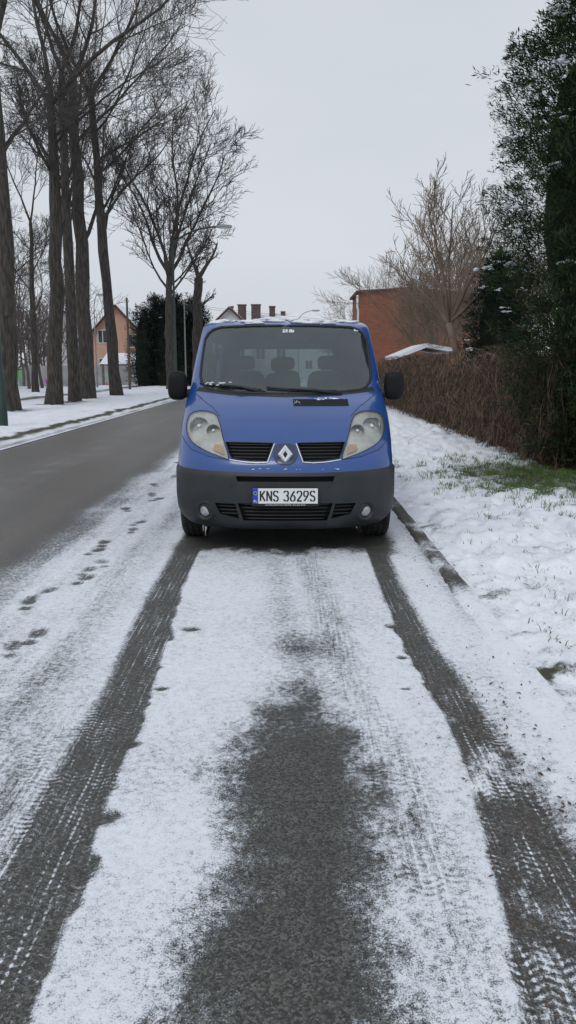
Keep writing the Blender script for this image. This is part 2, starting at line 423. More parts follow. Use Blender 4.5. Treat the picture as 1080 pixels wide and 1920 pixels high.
# ---------------------------------------------------------------- THE VAN
VX,VY=-.022,6.15
van=empty('parked_van',(VX,VY,0),'blue passenger van with dark grey bumper parked on snowy roadside','van')
def smt(zs,vals,k=.018):
    zz=np.linspace(.15,2.02,375); vv=np.interp(zz,zs,vals)
    ker=np.exp(-(np.arange(-12,13)*.005)**2/(2*k*k)); ker/=ker.sum()
    pv=np.concatenate([np.full(12,vv[0]),vv,np.full(12,vv[-1])])
    vv=np.convolve(pv,ker,'valid')
    return lambda z:float(np.interp(z,zz,vv))
YF=smt([.18,.22,.27,.35,.5,.62,.70,.76,.80,.9,1.0,1.1,1.2,1.28,1.31,1.5,1.7,1.92,1.955,1.985,2.0],
       [.16,.07,.02,.0,.0,.012,.03,.045,.085,.16,.285,.44,.63,.83,.88,1.10,1.34,1.62,1.73,1.93,2.15],.012)
W=smt([.18,.22,.27,.33,.45,.7,.8,1.0,1.2,1.28,1.5,1.7,1.85,1.92,1.955,1.985,2.0],
      [.82,.845,.885,.912,.925,.925,.922,.922,.915,.905,.885,.862,.843,.83,.80,.71,.58],.012)
C=smt([.18,.7,1.0,1.28,1.5,1.9,2.0],[.50,.50,.48,.40,.33,.28,.25])
YR=smt([.18,.4,1.2,1.9,1.96,2.0],[4.70,4.78,4.74,4.55,4.45,4.2])
NE=2.35
def F(x,z):
    q=min(abs(x/W(z)),.9999)
    return YF(z)+C(z)*(1-(1-q**NE)**(1/NE))
def outline(z,off=0,front_only=None):
    wd=W(z)+off; yf=YF(z)-off; c=C(z); yr=YR(z)+off; p=[]
    for a in np.linspace(-math.pi/2,math.pi/2,73):
        s=math.sin(a);k=max(math.cos(a),0)
        p.append((wd*math.copysign(abs(s)**(2/NE),s),yf+c*(1-k**(2/NE)),z))
    if front_only is not None:
        return [(-wd,yf+c+front_only,z)]+p+[(wd,yf+c+front_only,z)]
    for t in np.linspace(0,1,20)[1:]: p.append((wd,(yf+c)*(1-t)+t*(yr-.18),z))
    for a in np.linspace(math.pi/2,-math.pi/2,31)[1:]:
        s=math.sin(a);k=max(math.cos(a),0)
        p.append((wd*math.copysign(abs(s)**.55,s),yr-.18*(1-k**.6),z))
    for t in np.linspace(1,0,20)[1:-1]: p.append((-wd,(yf+c)*(1-t)+t*(yr-.18),z))
    return p
zl=list(np.linspace(.20,.80,16))+list(np.linspace(.82,1.30,26))+list(np.linspace(1.33,1.90,20))+[1.915,1.93,1.94,1.95,1.96,1.97,1.978,1.985,1.99,1.995,2.0]
v=[];f=[]
for z in zl: v+=outline(z)
n=len(outline(1.0))
for i in range(len(zl)-1):
    for j in range(n):
        k=(j+1)%n; f.append((i*n+j,i*n+k,(i+1)*n+k,(i+1)*n+j))
f.append(tuple(reversed(range(n)))); f.append(tuple((len(zl)-1)*n+j for j in range(n)))
body=mobj('body',v,f,[m_blue,m_int],van)
def chaikin(p,k=2):
    for _ in range(k):
        q=[]
        for i in range(len(p)):
            a=p[i];b=p[(i+1)%len(p)]
            q+=[(a[0]*.75+b[0]*.25,a[1]*.75+b[1]*.25),(a[0]*.25+b[0]*.75,a[1]*.25+b[1]*.75)]
        p=q
    return p
def dens(p,st=.03):
    o=[]
    for i in range(len(p)):
        a=p[i];b=p[(i+1)%len(p)];n=max(1,int(math.hypot(a[0]-b[0],a[1]-b[1])/st))
        o+=[(a[0]+(b[0]-a[0])*t/n,a[1]+(b[1]-a[1])*t/n) for t in range(n)]
    return o
def mir(p): return [(-x,z) for x,z in reversed(p)]
def prism(poly,a,b,axis='y'):
    n=len(poly)
    if axis=='y': v=[(x,a,z) for x,z in poly]+[(x,b,z) for x,z in poly]
    else: v=[(a,y,z) for y,z in poly]+[(b,y,z) for y,z in poly]
    f=[tuple(range(n)),tuple(reversed(range(n,2*n)))]+[(i,i+n,(i+1)%n+n,(i+1)%n) for i in range(n)]
    return v,f
def cut(objs,cutters,solid=.03,moff=1):
    for ob in objs:
        md=ob.modifiers.new('s','SOLIDIFY'); md.thickness=solid; md.offset=-1; md.material_offset=moff
        def bake():
            dg=bpy.context.evaluated_depsgraph_get(); dg.update()
            me=bpy.data.meshes.new_from_object(ob.evaluated_get(dg)); ob.modifiers.clear(); return me
        ob.data=bake()
        def vol(me):
            xs=np.empty(len(me.polygons)); me.polygons.foreach_get('area',xs); return xs.sum()
        for vf in cutters:
            me=bpy.data.meshes.new('c'); me.from_pydata([tuple(p) for p in vf[0]],[],vf[1]); 
            bm=bmesh.new(); bm.from_mesh(me); bmesh.ops.recalc_face_normals(bm,faces=bm.faces); bm.to_mesh(me); bm.free()
            me.materials.append(m_black)
            c=bpy.data.objects.new('c',me); col.objects.link(c); c.location=(VX,VY,0)
            old=ob.data; a0=vol(old)
            b=ob.modifiers.new('b','BOOLEAN'); b.operation='DIFFERENCE'; b.object=c; b.solver='EXACT'
            new=bake()
            if vol(new)>a0*.85 and len(new.polygons)>len(old.polygons)*.7: ob.data=new
            bpy.data.objects.remove(c)
        me=ob.data
        me.polygons.foreach_set('use_smooth',[True]*len(me.polygons)); me.set_sharp_from_angle(angle=R(32))
def inside(p,poly):
    x,y=p;c=False;n=len(poly);j=n-1
    for i in range(n):
        if (poly[i][1]>y)!=(poly[j][1]>y) and x<(poly[j][0]-poly[i][0])*(y-poly[i][1])/(poly[j][1]-poly[i][1])+poly[i][0]: c=not c
        j=i
    return c
def patch(name,poly,off,mat,parent,st=.03,smooth=True,fn=F,**k):
    p=dens(poly,st); n=len(p)
    xs=[q[0] for q in p];zs=[q[1] for q in p]
    g=[]
    x=min(xs)+st/2
    while x<max(xs):
        z=min(zs)+st/2
        while z<max(zs):
            if inside((x,z),p) and min((x-a)**2+(z-b)**2 for a,b in p)>(st*.4)**2: g.append((x,z))
            z+=st
        x+=st
    r=geometry.delaunay_2d_cdt([Vector(q) for q in p+g],[(i,(i+1)%n) for i in range(n)],[],1,1e-6)
    return mobj(name,[(q.x,fn(q.x,q.y)+off,q.y) for q in r[0]],[tuple(t) for t in r[2]],mat,parent,smooth,**k)
ws=chaikin([(-.795,1.325),(-.50,1.292),(0,1.278),(.50,1.292),(.795,1.325),(.80,1.60),(.782,1.895),(.4,1.912),(0,1.915),(-.4,1.912),(-.782,1.895),(-.80,1.60)],2)
hlL=chaikin([(-.449,.768),(-.515,.93),(-.560,1.06),(-.60,1.122),(-.72,1.145),(-.84,1.120),(-.862,1.04),(-.845,.955),(-.78,.885),(-.64,.825),(-.50,.784)],1)
grL=[(-.490,.906),(-.29,.905),(-.098,.902),(-.148,.768),(-.28,.768),(-.435,.784),(-.462,.83)]
slot=[(-.40,.648),(.40,.648),(.385,.605),(-.385,.605)]
inC=[(-.385,.430),(.385,.430),(.34,.285),(-.34,.285)]
inS=[(-.575,.425),(-.405,.425),(-.375,.30),(-.53,.335)]
arch=lambda s,y:lathe([(.0001,.0),(.375,.0),(.375,.5),(.0001,.5)],40,(.62 if s>0 else -1.12,y,.34),'x')
AX0,AX1=.84,3.94
swins=[[(1.42,1.31),(2.18,1.31),(2.18,1.80),(1.86,1.80)],[(2.30,1.31),(3.35,1.31),(3.35,1.80),(2.30,1.80)],[(3.45,1.31),(4.35,1.31),(4.28,1.80),(3.45,1.80)]]
cuts=[prism(dens(ws,.2),.5,2.4),prism(hlL,-.3,1.0),prism(mir(hlL),-.3,1.0),prism(grL,-.3,.6),prism(mir(grL),-.3,.6),
      prism([(-.68,1.25),(.68,1.25),(.62,1.76),(-.62,1.76)],4.3,5.2),prism([(-.62,.46),(.62,.46),(.62,.265),(-.62,.265)],-.3,.55),prism([(-.42,.67),(.42,.67),(.42,.585),(-.42,.585)],-.3,.4)]
for s in swins: cuts.append(prism(s,-1.3,1.3,'x'))
for s in (1,-1):
    for y in (AX0,AX1): cuts.append(arch(s,y))
cut([body],cuts)
# bumper
bl=list(np.linspace(.195,.675,22)); v=[];f=[]
for i,z in enumerate(bl):
    off=.014 if z<.662 else .006
    v+=outline(z,off,front_only=.05)
n=len(outline(.5,0,.05))
v=[(x,y,z+(.018*sm(.45,.66,z)*min(1,(abs(x)/.9))**2.2)) for x,y,z in v]
for i in range(len(bl)-1):
    for j in range(n-1): f.append((i*n+j,i*n+j+1,(i+1)*n+j+1,(i+1)*n+j))
bumper=mobj('bumper',v,f,[m_plast,m_plast],van)
cut([bumper],[prism(slot,-.4,.6),prism(inC,-.4,.6),prism(inS,-.4,.6),prism(mir(inS),-.4,.6),arch(1,AX0),arch(-1,AX0)],.025,0)
def slats(name,poly,zs,off,mat,parent,r=.007):
    g=G(); xs=[p[0] for p in poly]
    for z in zs:
        hit=[x for x in np.linspace(min(xs),max(xs),80) if inside((x,z),poly)]
        if len(hit)>3:
            P=[(x,F(x,z)+off,z) for x in np.linspace(hit[0],hit[-1],14)]
            g.tube(P,r,6)
    return g.obj(name,mat,parent,True)
for pl in (grL,mir(grL)):
    gr=patch('grille',[(x*1.0,z) for x,z in pl],.045,m_mblk,van)
    slats('grille_slats',pl,[.79,.815,.84,.865,.888],.022,m_black,gr,.0065)
    g=G(); g.tube([(x,F(x,z)-.001,z) for x,z in dens(pl,.03)],.005,6,closed=True); g.obj('grille_surround',m_black,gr,True)
intake=patch('lower_intake',[(-.60,.45),(.60,.45),(.57,.27),(-.57,.27)],.05,m_mblk,bumper)
slats('intake_slats',inC,[.30,.33,.36,.39,.42],.015,m_black,bumper,.007)
for s in (inS,mir(inS)): slats('intake_slats',s,[.34,.37,.40],.012,m_black,bumper,.007)
patch('bumper_slot',[(-.41,.665),(.41,.665),(.40,.59),(-.40,.59)],.035,m_mblk,bumper)
for s in (-1,1):
    g=G(); pth=[(.088,.900),(.112,.84),(.143,.760),(.22,.754),(.32,.758),(.455,.775)]
    q=[]
    for i in range(len(pth)-1):
        for t in np.linspace(0,1,6)[:-1]: q.append((pth[i][0]*(1-t)+pth[i+1][0]*t,pth[i][1]*(1-t)+pth[i+1][1]*t))
    q.append(pth[-1])
    g.tube([(s*x,F(x,z)-.006,z) for x,z in q],.005,6); g.obj('chrome_trim',m_sil,van,True)
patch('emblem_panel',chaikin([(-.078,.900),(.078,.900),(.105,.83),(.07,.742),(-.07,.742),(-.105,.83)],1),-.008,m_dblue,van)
def diamond(w,h,y,z): return [(0,y,z+h),(w,y,z),(0,y,z-h),(-w,y,z)]
ey=F(0,.79)-.02; ez=.822
o1=diamond(.060,.078,ey,ez);o2=diamond(.019,.030,ey-.010,ez);o3=diamond(.042,.057,ey-.016,ez)
v=o1+o2+o3; f=[]
for i in range(4):
    k=(i+1)%4; f+=[(i,k,8+k,8+i),(8+i,8+k,4+k,4+i)]
emb=mobj('emblem',v,f,m_sil,van)
mobj('emblem_back',diamond(.028,.042,ey-.004,ez),[(0,1,2,3)],m_black,emb)
for s in (-1,1):
    pl=hlL if s<0 else mir(hlL)
    cx=sum(p[0] for p in pl)/len(pl); cz=sum(p[1] for p in pl)/len(pl)
    big=[((x-cx)*1.05+cx,(z-cz)*1.05+cz) for x,z in pl]
    def Fs(x,z): return F(min(max(x,-.87),.87),z)
    hl=patch('headlight',big,.038,m_hous,van,fn=Fs)
    patch('lens',pl,.002,m_lens,hl)
    for (x,z,r,dp) in ((.735,1.015,.078,.03),(.605,.985,.055,.02)):
        y=F(x,z)+dp
        g=G(); g.add(lathe([(r,-.02),(r*1.05,-.012),(r*.98,.0),(r*.8,.02),(r*.5,.032),(.001,.038)],28,(s*x,y,z),'y'))
        g.obj('reflector',m_chr,hl,True)
        g=G(); g.add(sbox((s*x,y+.005,z),(r*.62,r*.8,r*.62),1.,16,10)); g.obj('bulb',m_lamp,hl,True)
    patch('indicator',[(s*a,b) for a,b in ([(.50,.808),(.60,.845),(.585,.885),(.53,.885)])],.018,m_oran,hl)
    g=G(); g.tube([(x,F(x,z)+.002,z) for x,z in dens(pl,.03)],.004,6,closed=True); g.obj('headlight_seal',m_black,hl,True)
    fx,fz=.66,.352; y=F(fx,fz)-.014
    rz=Matrix.Rotation(R(18*s),3,'Z')
    def rt_(vf):
        cc=Vector((s*fx,y,fz)); return [tuple(rz@(Vector(p)-cc)+cc) for p in vf[0]],vf[1]
    g=G(); g.add(rt_(lathe([(.088,.04),(.086,-.010),(.074,-.014),(.060,-.008),(.044,.012)],36,(s*fx,y,fz),'y'))); fl=g.obj('fog_lamp',m_black,bumper,True)
    g=G(); g.add(rt_(lathe([(.047,.008),(.042,-.004),(.02,-.010),(.001,-.011)],28,(s*fx,y,fz),'y'))); g.obj('fog_lamp_lens',m_fog,fl,True)
    for nm,pth in (('bonnet_gap',[(.56,1.10),(.64,1.17),(.74,1.225),(.82,1.275)]),('panel_gap',[(.46,.773),(.62,.79),(.78,.835),(.85,.89),(.89,.935)])):
        q=[]
        for i in range(len(pth)-1):
            for t in np.linspace(0,1,6): q.append((pth[i][0]*(1-t)+pth[i+1][0]*t,pth[i][1]*(1-t)+pth[i+1][1]*t))
        g=G(); g.tube([(s*x,F(x,z)+.0015,z) for x,z in q],.0035,5); g.obj(nm,m_black,body,True)
    rot=Matrix.Rotation(R(-10*s),3,'Z')
    g=G(); g.add(sbox((s*1.015,1.20,1.345),(.185,.17,.27),.62,28,16,rot)); mo=g.obj('wing_mirror',m_mir,van,True)
    g=G(); g.add(sbox((s*1.015,1.275,1.345),(.155,.03,.235),.5,20,10,rot)); g.obj('mirror_glass',m_chr,mo,True)
    g=G(); g.tube([(s*.86,1.22,1.27),(s*.95,1.20,1.27),(s*1.0,1.20,1.31)],[.05,.04,.04],10); g.obj('mirror_arm',m_black,mo,True)
    for sw in swins:
        g=G(); P=[(s*(W(z)-.012),y,z) for y,z in sw]
        g.v=P; g.f=[(0,1,2,3)]; g.obj('side_window',m_sg,van)
    for y in (1.33,2.24,3.40):
        g=G(); g.tube([(s*(W(z)-.001),y,z) for z in np.linspace(.42,1.28 if y<2 else 1.85,16)],.004,5); g.obj('door_gap',m_black,body)
    g=G(); g.add(sbox((s*.93,2.08,1.13),(.035,.17,.035),.5)); g.obj('door_handle',m_black,van,True)
    g=G(); g.add(sbox((s*.922,2.4,.62),(.025,2.3,.10),.4)); g.obj('side_moulding',m_plast,van,True)
    for y in (AX0,AX1):
        cx_=s*.815
        g=G(); g.add(lathe([(.001,-.06),(.12,-.06),(.12,.06),(.001,.06)],24,(cx_,y,.325),'x')); wh=g.obj('wheel',m_black,van,True,30)
        g=G(); g.add(lathe([(.20,-.09),(.24,-.108),(.29,-.112),(.315,-.10),(.325,-.08),(.325,.08),(.315,.10),(.29,.112),(.24,.108),(.20,.09),(.20,-.09)],48,(cx_,y,.325),'x'))
        for t in np.linspace(0,2*math.pi,60,endpoint=False):
            for xo in (-.07,-.025,.025,.07):
                c_=(cx_+xo,y+.327*math.cos(t),.325+.327*math.sin(t))
                g.add(sbox(c_,(.03,.022,.012),.4,6,4,Matrix.Rotation(t-math.pi/2,3,'X')))
        g.obj('tyre',m_tyre,wh,True,35)
        g=G(); g.add(lathe([(.205,s*.09),(.19,s*.06),(.06,s*.075),(.045,s*.09),(.001,s*.09)],32,(cx_,y,.325),'x'))
        for k in range(5):
            t=2*math.pi*k/5
            g.tube([(cx_+s*.085,y+.04*math.cos(t),.325+.04*math.sin(t)),(cx_+s*.088,y+.19*math.cos(t),.325+.19*math.sin(t))],[.03,.022],8)
        g.obj('rim',m_rim,wh,True,35)
wsg=patch('windscreen',ws,.008,m_ws,van,st=.05)
g=G(); g.tube([(x,F(x,z)+.003,z) for x,z in dens(ws,.04)],.013,6,closed=True); g.obj('windscreen_seal',m_black,wsg,True)
m_stk=M('sticker_print',(.15,.16,.2),(.8,.8,.82),scale=70,lo=.42,hi=.52)
for a,b,c,d in ((-.03,.02,1.845,1.875),(.03,.08,1.845,1.875),(.67,.715,1.863,1.890)):
    mobj('sticker',[(x,F(x,z)+.004,z) for x,z in ((a,c),(b,c),(b,d),(a,d))],[(0,1,2,3)],m_stk,wsg)
g=G(); g.v=[(-.78,4.72,1.24),(.78,4.72,1.24),(.7,4.60,1.78),(-.7,4.60,1.78)]; g.f=[(0,1,2,3)]; g.obj('rear_window',m_sg,van)
patch('cowl_panel',[(-.82,1.30),(-.5,1.268),(0,1.252),(.5,1.268),(.82,1.30),(.80,1.335),(.5,1.302),(0,1.290),(-.5,1.302),(-.80,1.335)],-.003,m_black,van)
for pts in ([(-.79,1.365),(-.60,1.352),(-.40,1.335),(-.22,1.315)],[(-.17,1.335),(.05,1.318),(.25,1.308),(.46,1.305)]):
    g=G(); q=[]
    for i in range(3):
        for t in np.linspace(0,1,5): q.append((pts[i][0]*(1-t)+pts[i+1][0]*t,pts[i][1]*(1-t)+pts[i+1][1]*t))
    g.tube([(x,F(x,z)-.012,z) for x,z in q],.008,6)
    e=pts[-1]; mid=pts[1]
    g.tube([(mid[0],F(*mid)-.025,mid[1]),(pts[2][0],F(*pts[2])-.05,pts[2][1]+.005),(e[0]+.04,F(*e)-.045,e[1]-.03)],[.009,.013,.018],6)
    g.obj('wiper',m_black,van,True)
patch('bonnet_vent',[(.072,1.229),(.54,1.229),(.545,1.190),(.083,1.190)],-.004,m_mblk,van)
g=G(); g.tube([(x,F(x,z)-.005,z) for x,z in dens([(.066,1.233),(.545,1.233),(.55,1.187),(.076,1.187)],.04)],.005,6,closed=True); g.obj('bonnet_vent_rim',m_black,van,True)
# plate
py=F(0,.49)-.04
g=G(); g.add(sbox((0,py+.006,.488),(.545,.02,.150),.12)); ph=g.obj('number_plate_holder',m_black,van,True,30)
g=G(); g.box(-.26,.26,py-.011,py-.004,.438,.560); pl_=g.obj('number_plate',m_white,van)
g=G(); g.box(-.2602,-.217,py-.0135,py-.0105,.4375,.5605); g.obj('plate_blue_band',m_eu,pl_)
six=[(.52,.98),(.30,.76),(.10,.46),(.02,.26),(.06,.10),(.18,.02),(.42,.02),(.54,.10),(.58,.28),(.54,.44),(.42,.54),(.20,.54),(.08,.44)]
S_=[(.58,.82),(.50,.94),(.40,.98),(.20,.98),(.08,.92),(.02,.80),(.04,.65),(.15,.55),(.45,.46),(.56,.35),(.58,.20),(.52,.08),(.40,.02),(.20,.02),(.08,.08),(.02,.20)]
GL={'K':[[(.03,0),(.03,1)],[(.57,1),(.05,.42)],[(.2,.58),(.59,0)]],'N':[[(.03,0),(.03,1)],[(.03,.99),(.57,.01)],[(.57,0),(.57,1)]],'S':[S_],
 '3':[[(.02,.84),(.10,.94),(.2,.98),(.40,.98),(.52,.92),(.57,.78),(.52,.62),(.40,.54),(.24,.54)],[(.40,.54),(.54,.44),(.58,.26),(.52,.08),(.40,.02),(.20,.02),(.08,.07),(.02,.18)]],
 '6':[six],'9':[[(.6-a,1-b) for a,b in six]],'2':[[(.02,.76),(.06,.90),(.17,.98),(.42,.98),(.54,.90),(.58,.74),(.53,.58),(.40,.42),(.03,.04)],[(.0,.02),(.6,.02)]]}
GL['P']=[[(.05,0),(.05,1)],[(.05,.97),(.4,.97),(.53,.86),(.53,.64),(.4,.52),(.05,.52)]]; GL['L']=[[(.05,1),(.05,0)],[(.05,.03),(.55,.03)]]
def glyphs(s,x,z,h,wd,pitch,r,y,space=.04):
    g=G()
    for ch in s:
        if ch==' ': x+=space; continue
        for si,st in enumerate(GL[ch]):
            b=len(g.v); g.tube([(x+a*wd/.6,y,z+c*h) for a,c in st],r,8)
            for i in range(b,len(g.v)):
                p=g.v[i]; g.v[i]=(p[0],y-.0003*si+(p[1]-y)*.15,p[2])
        x+=pitch
    return g
glyphs('KNS 3629S',-.200,.458,.082,.038,.0528,.0064,py-.0125,.030).obj('plate_letters',m_ink,pl_)
glyphs('PL',-.251,.446,.020,.010,.016,.0018,py-.0145).obj('plate_country_letters',m_white,pl_)
g=G()
for k in range(12):
    t=2*math.pi*k/12; g.add(sbox((-.2385+.013*math.cos(t),py-.0145,.522+.013*math.sin(t)),(.005,.002,.005),1,6,4))
g.obj('plate_stars',m_yel,pl_)
def text(name,s,size,x,z,y,mat,parent,sx=1.):
    cu=bpy.data.curves.new(name,'FONT'); cu.body=s; cu.size=size; cu.extrude=.0008
    ob=bpy.data.objects.new('t',cu); col.objects.link(ob)
    dg=bpy.context.evaluated_depsgraph_get(); dg.update()
    me=bpy.data.meshes.new_from_object(ob.evaluated_get(dg)); bpy.data.objects.remove(ob)
    mx=max(v.co.x for v in me.vertices); mn=min(v.co.x for v in me.vertices)
    sc=sx/(mx-mn)
    for q in me.vertices:
        c=q.co.copy(); q.co=((c.x-mn)*sc+x,y-c.z,c.y+z)
    me.materials.clear(); me.materials.append(mat); me.name=name
    return link(bpy.data.objects.new(name,me),parent)
text('plate_holder_letters','AUTORYZOWANY SERWIS  012 656 48 36',.014,-.16,.421,py-.0055,m_white,ph,.32)
g=G(); g.add(lathe([(.028,.0),(.028,-.003),(.001,-.003)],24,(-.42,F(.42,.56)-.013,.56),'y')); g.obj('tow_eye_cover',m_plast,bumper,True,30)
# interior
g=G(); g.add(sbox((0,1.20,1.10),(1.62,.70,.36),.35)); g.add(sbox((.42,1.42,1.27),(.42,.22,.12),.6)); g.obj('dashboard',m_dash,van,True)
g=G(); g.box(-.84,.84,.45,4.55,.42,.48); g.obj('cabin_floor',m_seat,van)
for (x,y,hgt) in ((-.42,2.05,0),(-.06,2.08,-.02),(.43,2.05,0),(-.5,3.0,.0),(0,3.0,0),(.5,3.0,0)):
    g=G(); g.add(sbox((x,y,1.15+hgt),(.42 if abs(x)>.2 else .34,.16,.66),.4)); g.add(sbox((x,y-.25,.80),(.44,.52,.18),.4)); st=g.obj('seat',m_seat,van,True)
    g=G(); g.add(sbox((x,y+.03,1.56+hgt),(.20,.10,.15),.6)); g.tube([(x-.05,y+.02,1.45),(x-.05,y+.02,1.55)],.008); g.tube([(x+.05,y+.02,1.45),(x+.05,y+.02,1.55)],.008); g.obj('headrest',m_seat,st,True)
rt=Matrix.Rotation(R(-62),3,'X')
g=G(); P=[tuple(Vector((.43,1.55,1.30))+rt@Vector((.19*math.cos(t),.19*math.sin(t),0))) for t in np.linspace(0,2*math.pi,32,endpoint=False)]
g.tube(P,.015,8,closed=True); g.tube([P[0],(.43,1.55,1.30),P[16]],[.015,.03,.015],6); g.tube([(.43,1.55,1.30),P[24]],.02,6); g.obj('steering_wheel',m_black,van,True)
g=G(); g.add(sbox((.0,1.66,1.81),(.22,.04,.07),.5)); g.obj('rear_view_mirror',m_black,van,True)
g=G(); g.box(-.68,.68,.25,4.5,.19,.40); g.obj('underbody',m_mblk,van)
# snow on the van
g=G(); rnd=random.Random(4)
for i in range(70):
    x=rnd.uniform(-.72,.72); z=rnd.choice([rnd.uniform(1.955,1.992)]*3+[rnd.uniform(1.93,1.96)])
    sz=rnd.uniform(.012,.055); g.add(blob((x,F(x,z)+.01,z+.008),(sz*1.6,sz*1.2,sz*.32),i,1))
g.obj('roof_snow',m_snow,van,True,kind='stuff')
g=G()
for i in range(30):
    x=rnd.uniform(.24,.46) if i<22 else rnd.uniform(.07,.13); z=1.234+rnd.uniform(-.002,.014) if i<22 else rnd.uniform(1.195,1.225)
    sz=rnd.uniform(.005,.016) if i<22 else rnd.uniform(.003,.008); g.add(blob((x,F(x,z)-.003,z),(sz*1.6,sz,sz*.5),i+50,1))
for i in range(14):
    x=rnd.uniform(-.45,.45); z=rnd.uniform(.700,.708); sz=rnd.uniform(.003,.009); g.add(blob((x,F(x,z)-.004,z),(sz*2,sz,sz*.3),i+90,1))
for i in range(14):
    x=rnd.uniform(-.75,-.5); z=1.35+rnd.uniform(-.01,.02); sz=rnd.uniform(.006,.012); g.add(blob((x,F(x,z)-.015,z+.01),(sz*2,sz,sz*.5),i+150,1))
g.obj('bonnet_snow',m_snow,van,True,kind='stuff')
for x,L in ((-.70,.07),(-.68,.11),(-.67,.06),(.60,.035)):
    y=F(x,.22)+.05; g=G(); g.tube([(x,y,.21),(x,y,.21-L)],[.006,.0015],5); g.obj('icicle',m_snow,van,True)

# ---------------------------------------------------------------- bare trees
def perp(d,rng):
    a=Vector((rng.gauss(0,1),rng.gauss(0,1),rng.gauss(0,1)))
    a=a-d*a.dot(d); return a.normalized()
def grow(rng,ga,gb,p,d,L,r,lev,P):
    n=P['seg'][lev]; pts=[tuple(p)]; ds=[d]; q=Vector(p)
    for i in range(n):
        d=(d+perp(d,rng)*P['wig'][lev]+Vector((0,0,P['trop'][lev]))).normalized()
        q=q+d*(L/n); pts.append(tuple(q)); ds.append(d)
    r=max(r,P['rmin'])
    r1=max(r*P.get('taper',.22),P['rmin']*.8)
    rad=[r+(r1-r)*(i/n)**.75 for i in range(n+1)]
    (ga if lev<=P.get('thick',1) else gb).tube(pts,rad,P['sides'][lev],cap=False)
    if lev+1>=P['levels']: return
    K=P['kids'][lev]; t0=P['t0'][lev]
    for j in range(K):
        t=t0+(1-t0)*(j+rng.random()*.9)/K
        i=min(int(t*n),n-1); u=t*n-i
        pp=Vector(pts[i]).lerp(Vector(pts[i+1]),u); dd=ds[i+1]
        a=R(rng.uniform(*P['ang'][lev]))
        cd=(dd*math.cos(a)+perp(dd,rng)*math.sin(a)).normalized()
        cl=L*P['ratio'][lev]*(1.1-.55*t)*rng.uniform(.7,1.25)
        cr=max(min(rad[i]*.48,r*.38),P['rmin'])
        grow(rng,ga,gb,pp,cd,cl,cr,lev+1,P)
def limbed(rng,ga,gb,path,rad,limbs,P):
    pts=[]; rr=[]
    for i in range(len(path)-1):
        for t in np.linspace(0,1,6)[:-1]:
            a=Vector(path[i]).lerp(Vector(path[i+1]),t)+Vector((rng.gauss(0,.035),rng.gauss(0,.035),0))
            pts.append(tuple(a)); rr.append((rad[i]+(rad[i+1]-rad[i])*t)*rng.uniform(.94,1.07))
    pts.append(path[-1]); rr.append(rad[-1])
    fl=[rr[i]*(1+.25*math.exp(-max(pts[i][2],0)*2.2)) for i in range(len(pts))]
    ga.tube(pts,fl,14,cap=False)
    N=len(pts)-1
    for t,az,el,L in limbs:
        i=min(int(t*N),N-1); p=Vector(pts[i]).lerp(Vector(pts[i+1]),t*N-i)
        d=Vector((math.cos(R(az))*math.cos(R(el)),math.sin(R(az))*math.cos(R(el)),math.sin(R(el))))
        grow(rng,ga,gb,p,d,L,rr[i]*(.36 if t<.97 else .62),0,P)
    for k in range(8):
        i=rng.randrange(2,N-1); p=pts[i]; az=rng.uniform(0,6.28)
        ga.add(blob((p[0]+rr[i]*.8*math.cos(az),p[1]+rr[i]*.8*math.sin(az),p[2]),(rr[i]*.35,rr[i]*.35,rr[i]*.45),k,1))
m_bark=M('dark_damp_bark',(.024,.021,.018),(.080,.070,.060),rough=.95,scale=5,stretch=(3,3,.5),bump=.9,bscale=9)
m_twig=M('bare_twigs',(.038,.033,.030),(.072,.063,.056),rough=.9,scale=.6)
m_twigf=M('hazed_far_twigs',(.085,.075,.072),(.14,.125,.12),rough=.95,scale=.3)  # lighter than the near twigs: distance haze put into the colour
m_tan=M('tan_shrub_branches',(.11,.082,.060),(.20,.152,.110),rough=.9,scale=.8)
PB=dict(levels=4,seg=[8,6,4,3],wig=[.13,.17,.2,.22],trop=[.05,.06,.06,.07],sides=[8,5,3,3],kids=[10,8,7,0],t0=[.2,.15,.15,0],ang=[(25,55),(25,52),(20,50),(0,0)],ratio=[.52,.52,.6,.5],rmin=.0078,thick=0)
GT='large bare roadside trees in a row'
def bigtree(seed,x,y,topx,topy,h,r,limbs,label,P=PB,rt=.5):
    e=empty('bare_tree',(x,y,0),label,'tree',GT); rng=random.Random(seed)
    ga=G();gb=G()
    mid=((topx-x)*.45+rng.gauss(0,.10),(topy-y)*.5,h*.5)
    limbed(rng,ga,gb,[(0,0,-.1),mid,(topx-x,topy-y,h)],[r,r*.82,r*rt],limbs,P)
    ga.obj('trunk',m_bark,e,True); gb.obj('crown',m_twig,e,False); return e
def rl(rng,n,t0,t1,L,el=(30,65)):
    return [(t0+(t1-t0)*(i+.5)/n,rng.uniform(0,360),rng.uniform(*el),L*rng.uniform(.75,1.2)) for i in range(n)]
r_=random.Random(11)
bigtree(1,-9.55,26.5,-9.30,26.5,11,.37,rl(r_,4,.45,.9,4.5)+[(1,20,70,7),(1,190,65,7)],'thick dark bare tree beside green lamp post')
bigtree(2,-9.45,31.5,-8.95,31.5,11.3,.31,rl(r_,4,.5,.92,4.5)+[(1,10,45,9),(1,150,55,8),(1,90,80,8),(.90,0,35,6.5)],'tall bare tree forking high above snowy verge')
bigtree(3,-9.45,34.5,-9.3,34.5,13.5,.25,rl(r_,4,.5,.9,4)+[(1,0,65,7),(1,200,60,6)],'tall straight bare tree on snowy verge')
bigtree(4,-9.75,38,-9.75,38,14.5,.37,rl(r_,5,.45,.92,5)+[(1,30,60,7),(1,170,60,7),(.8,350,42,7)],'tall bare tree with lumpy trunk on snowy verge')
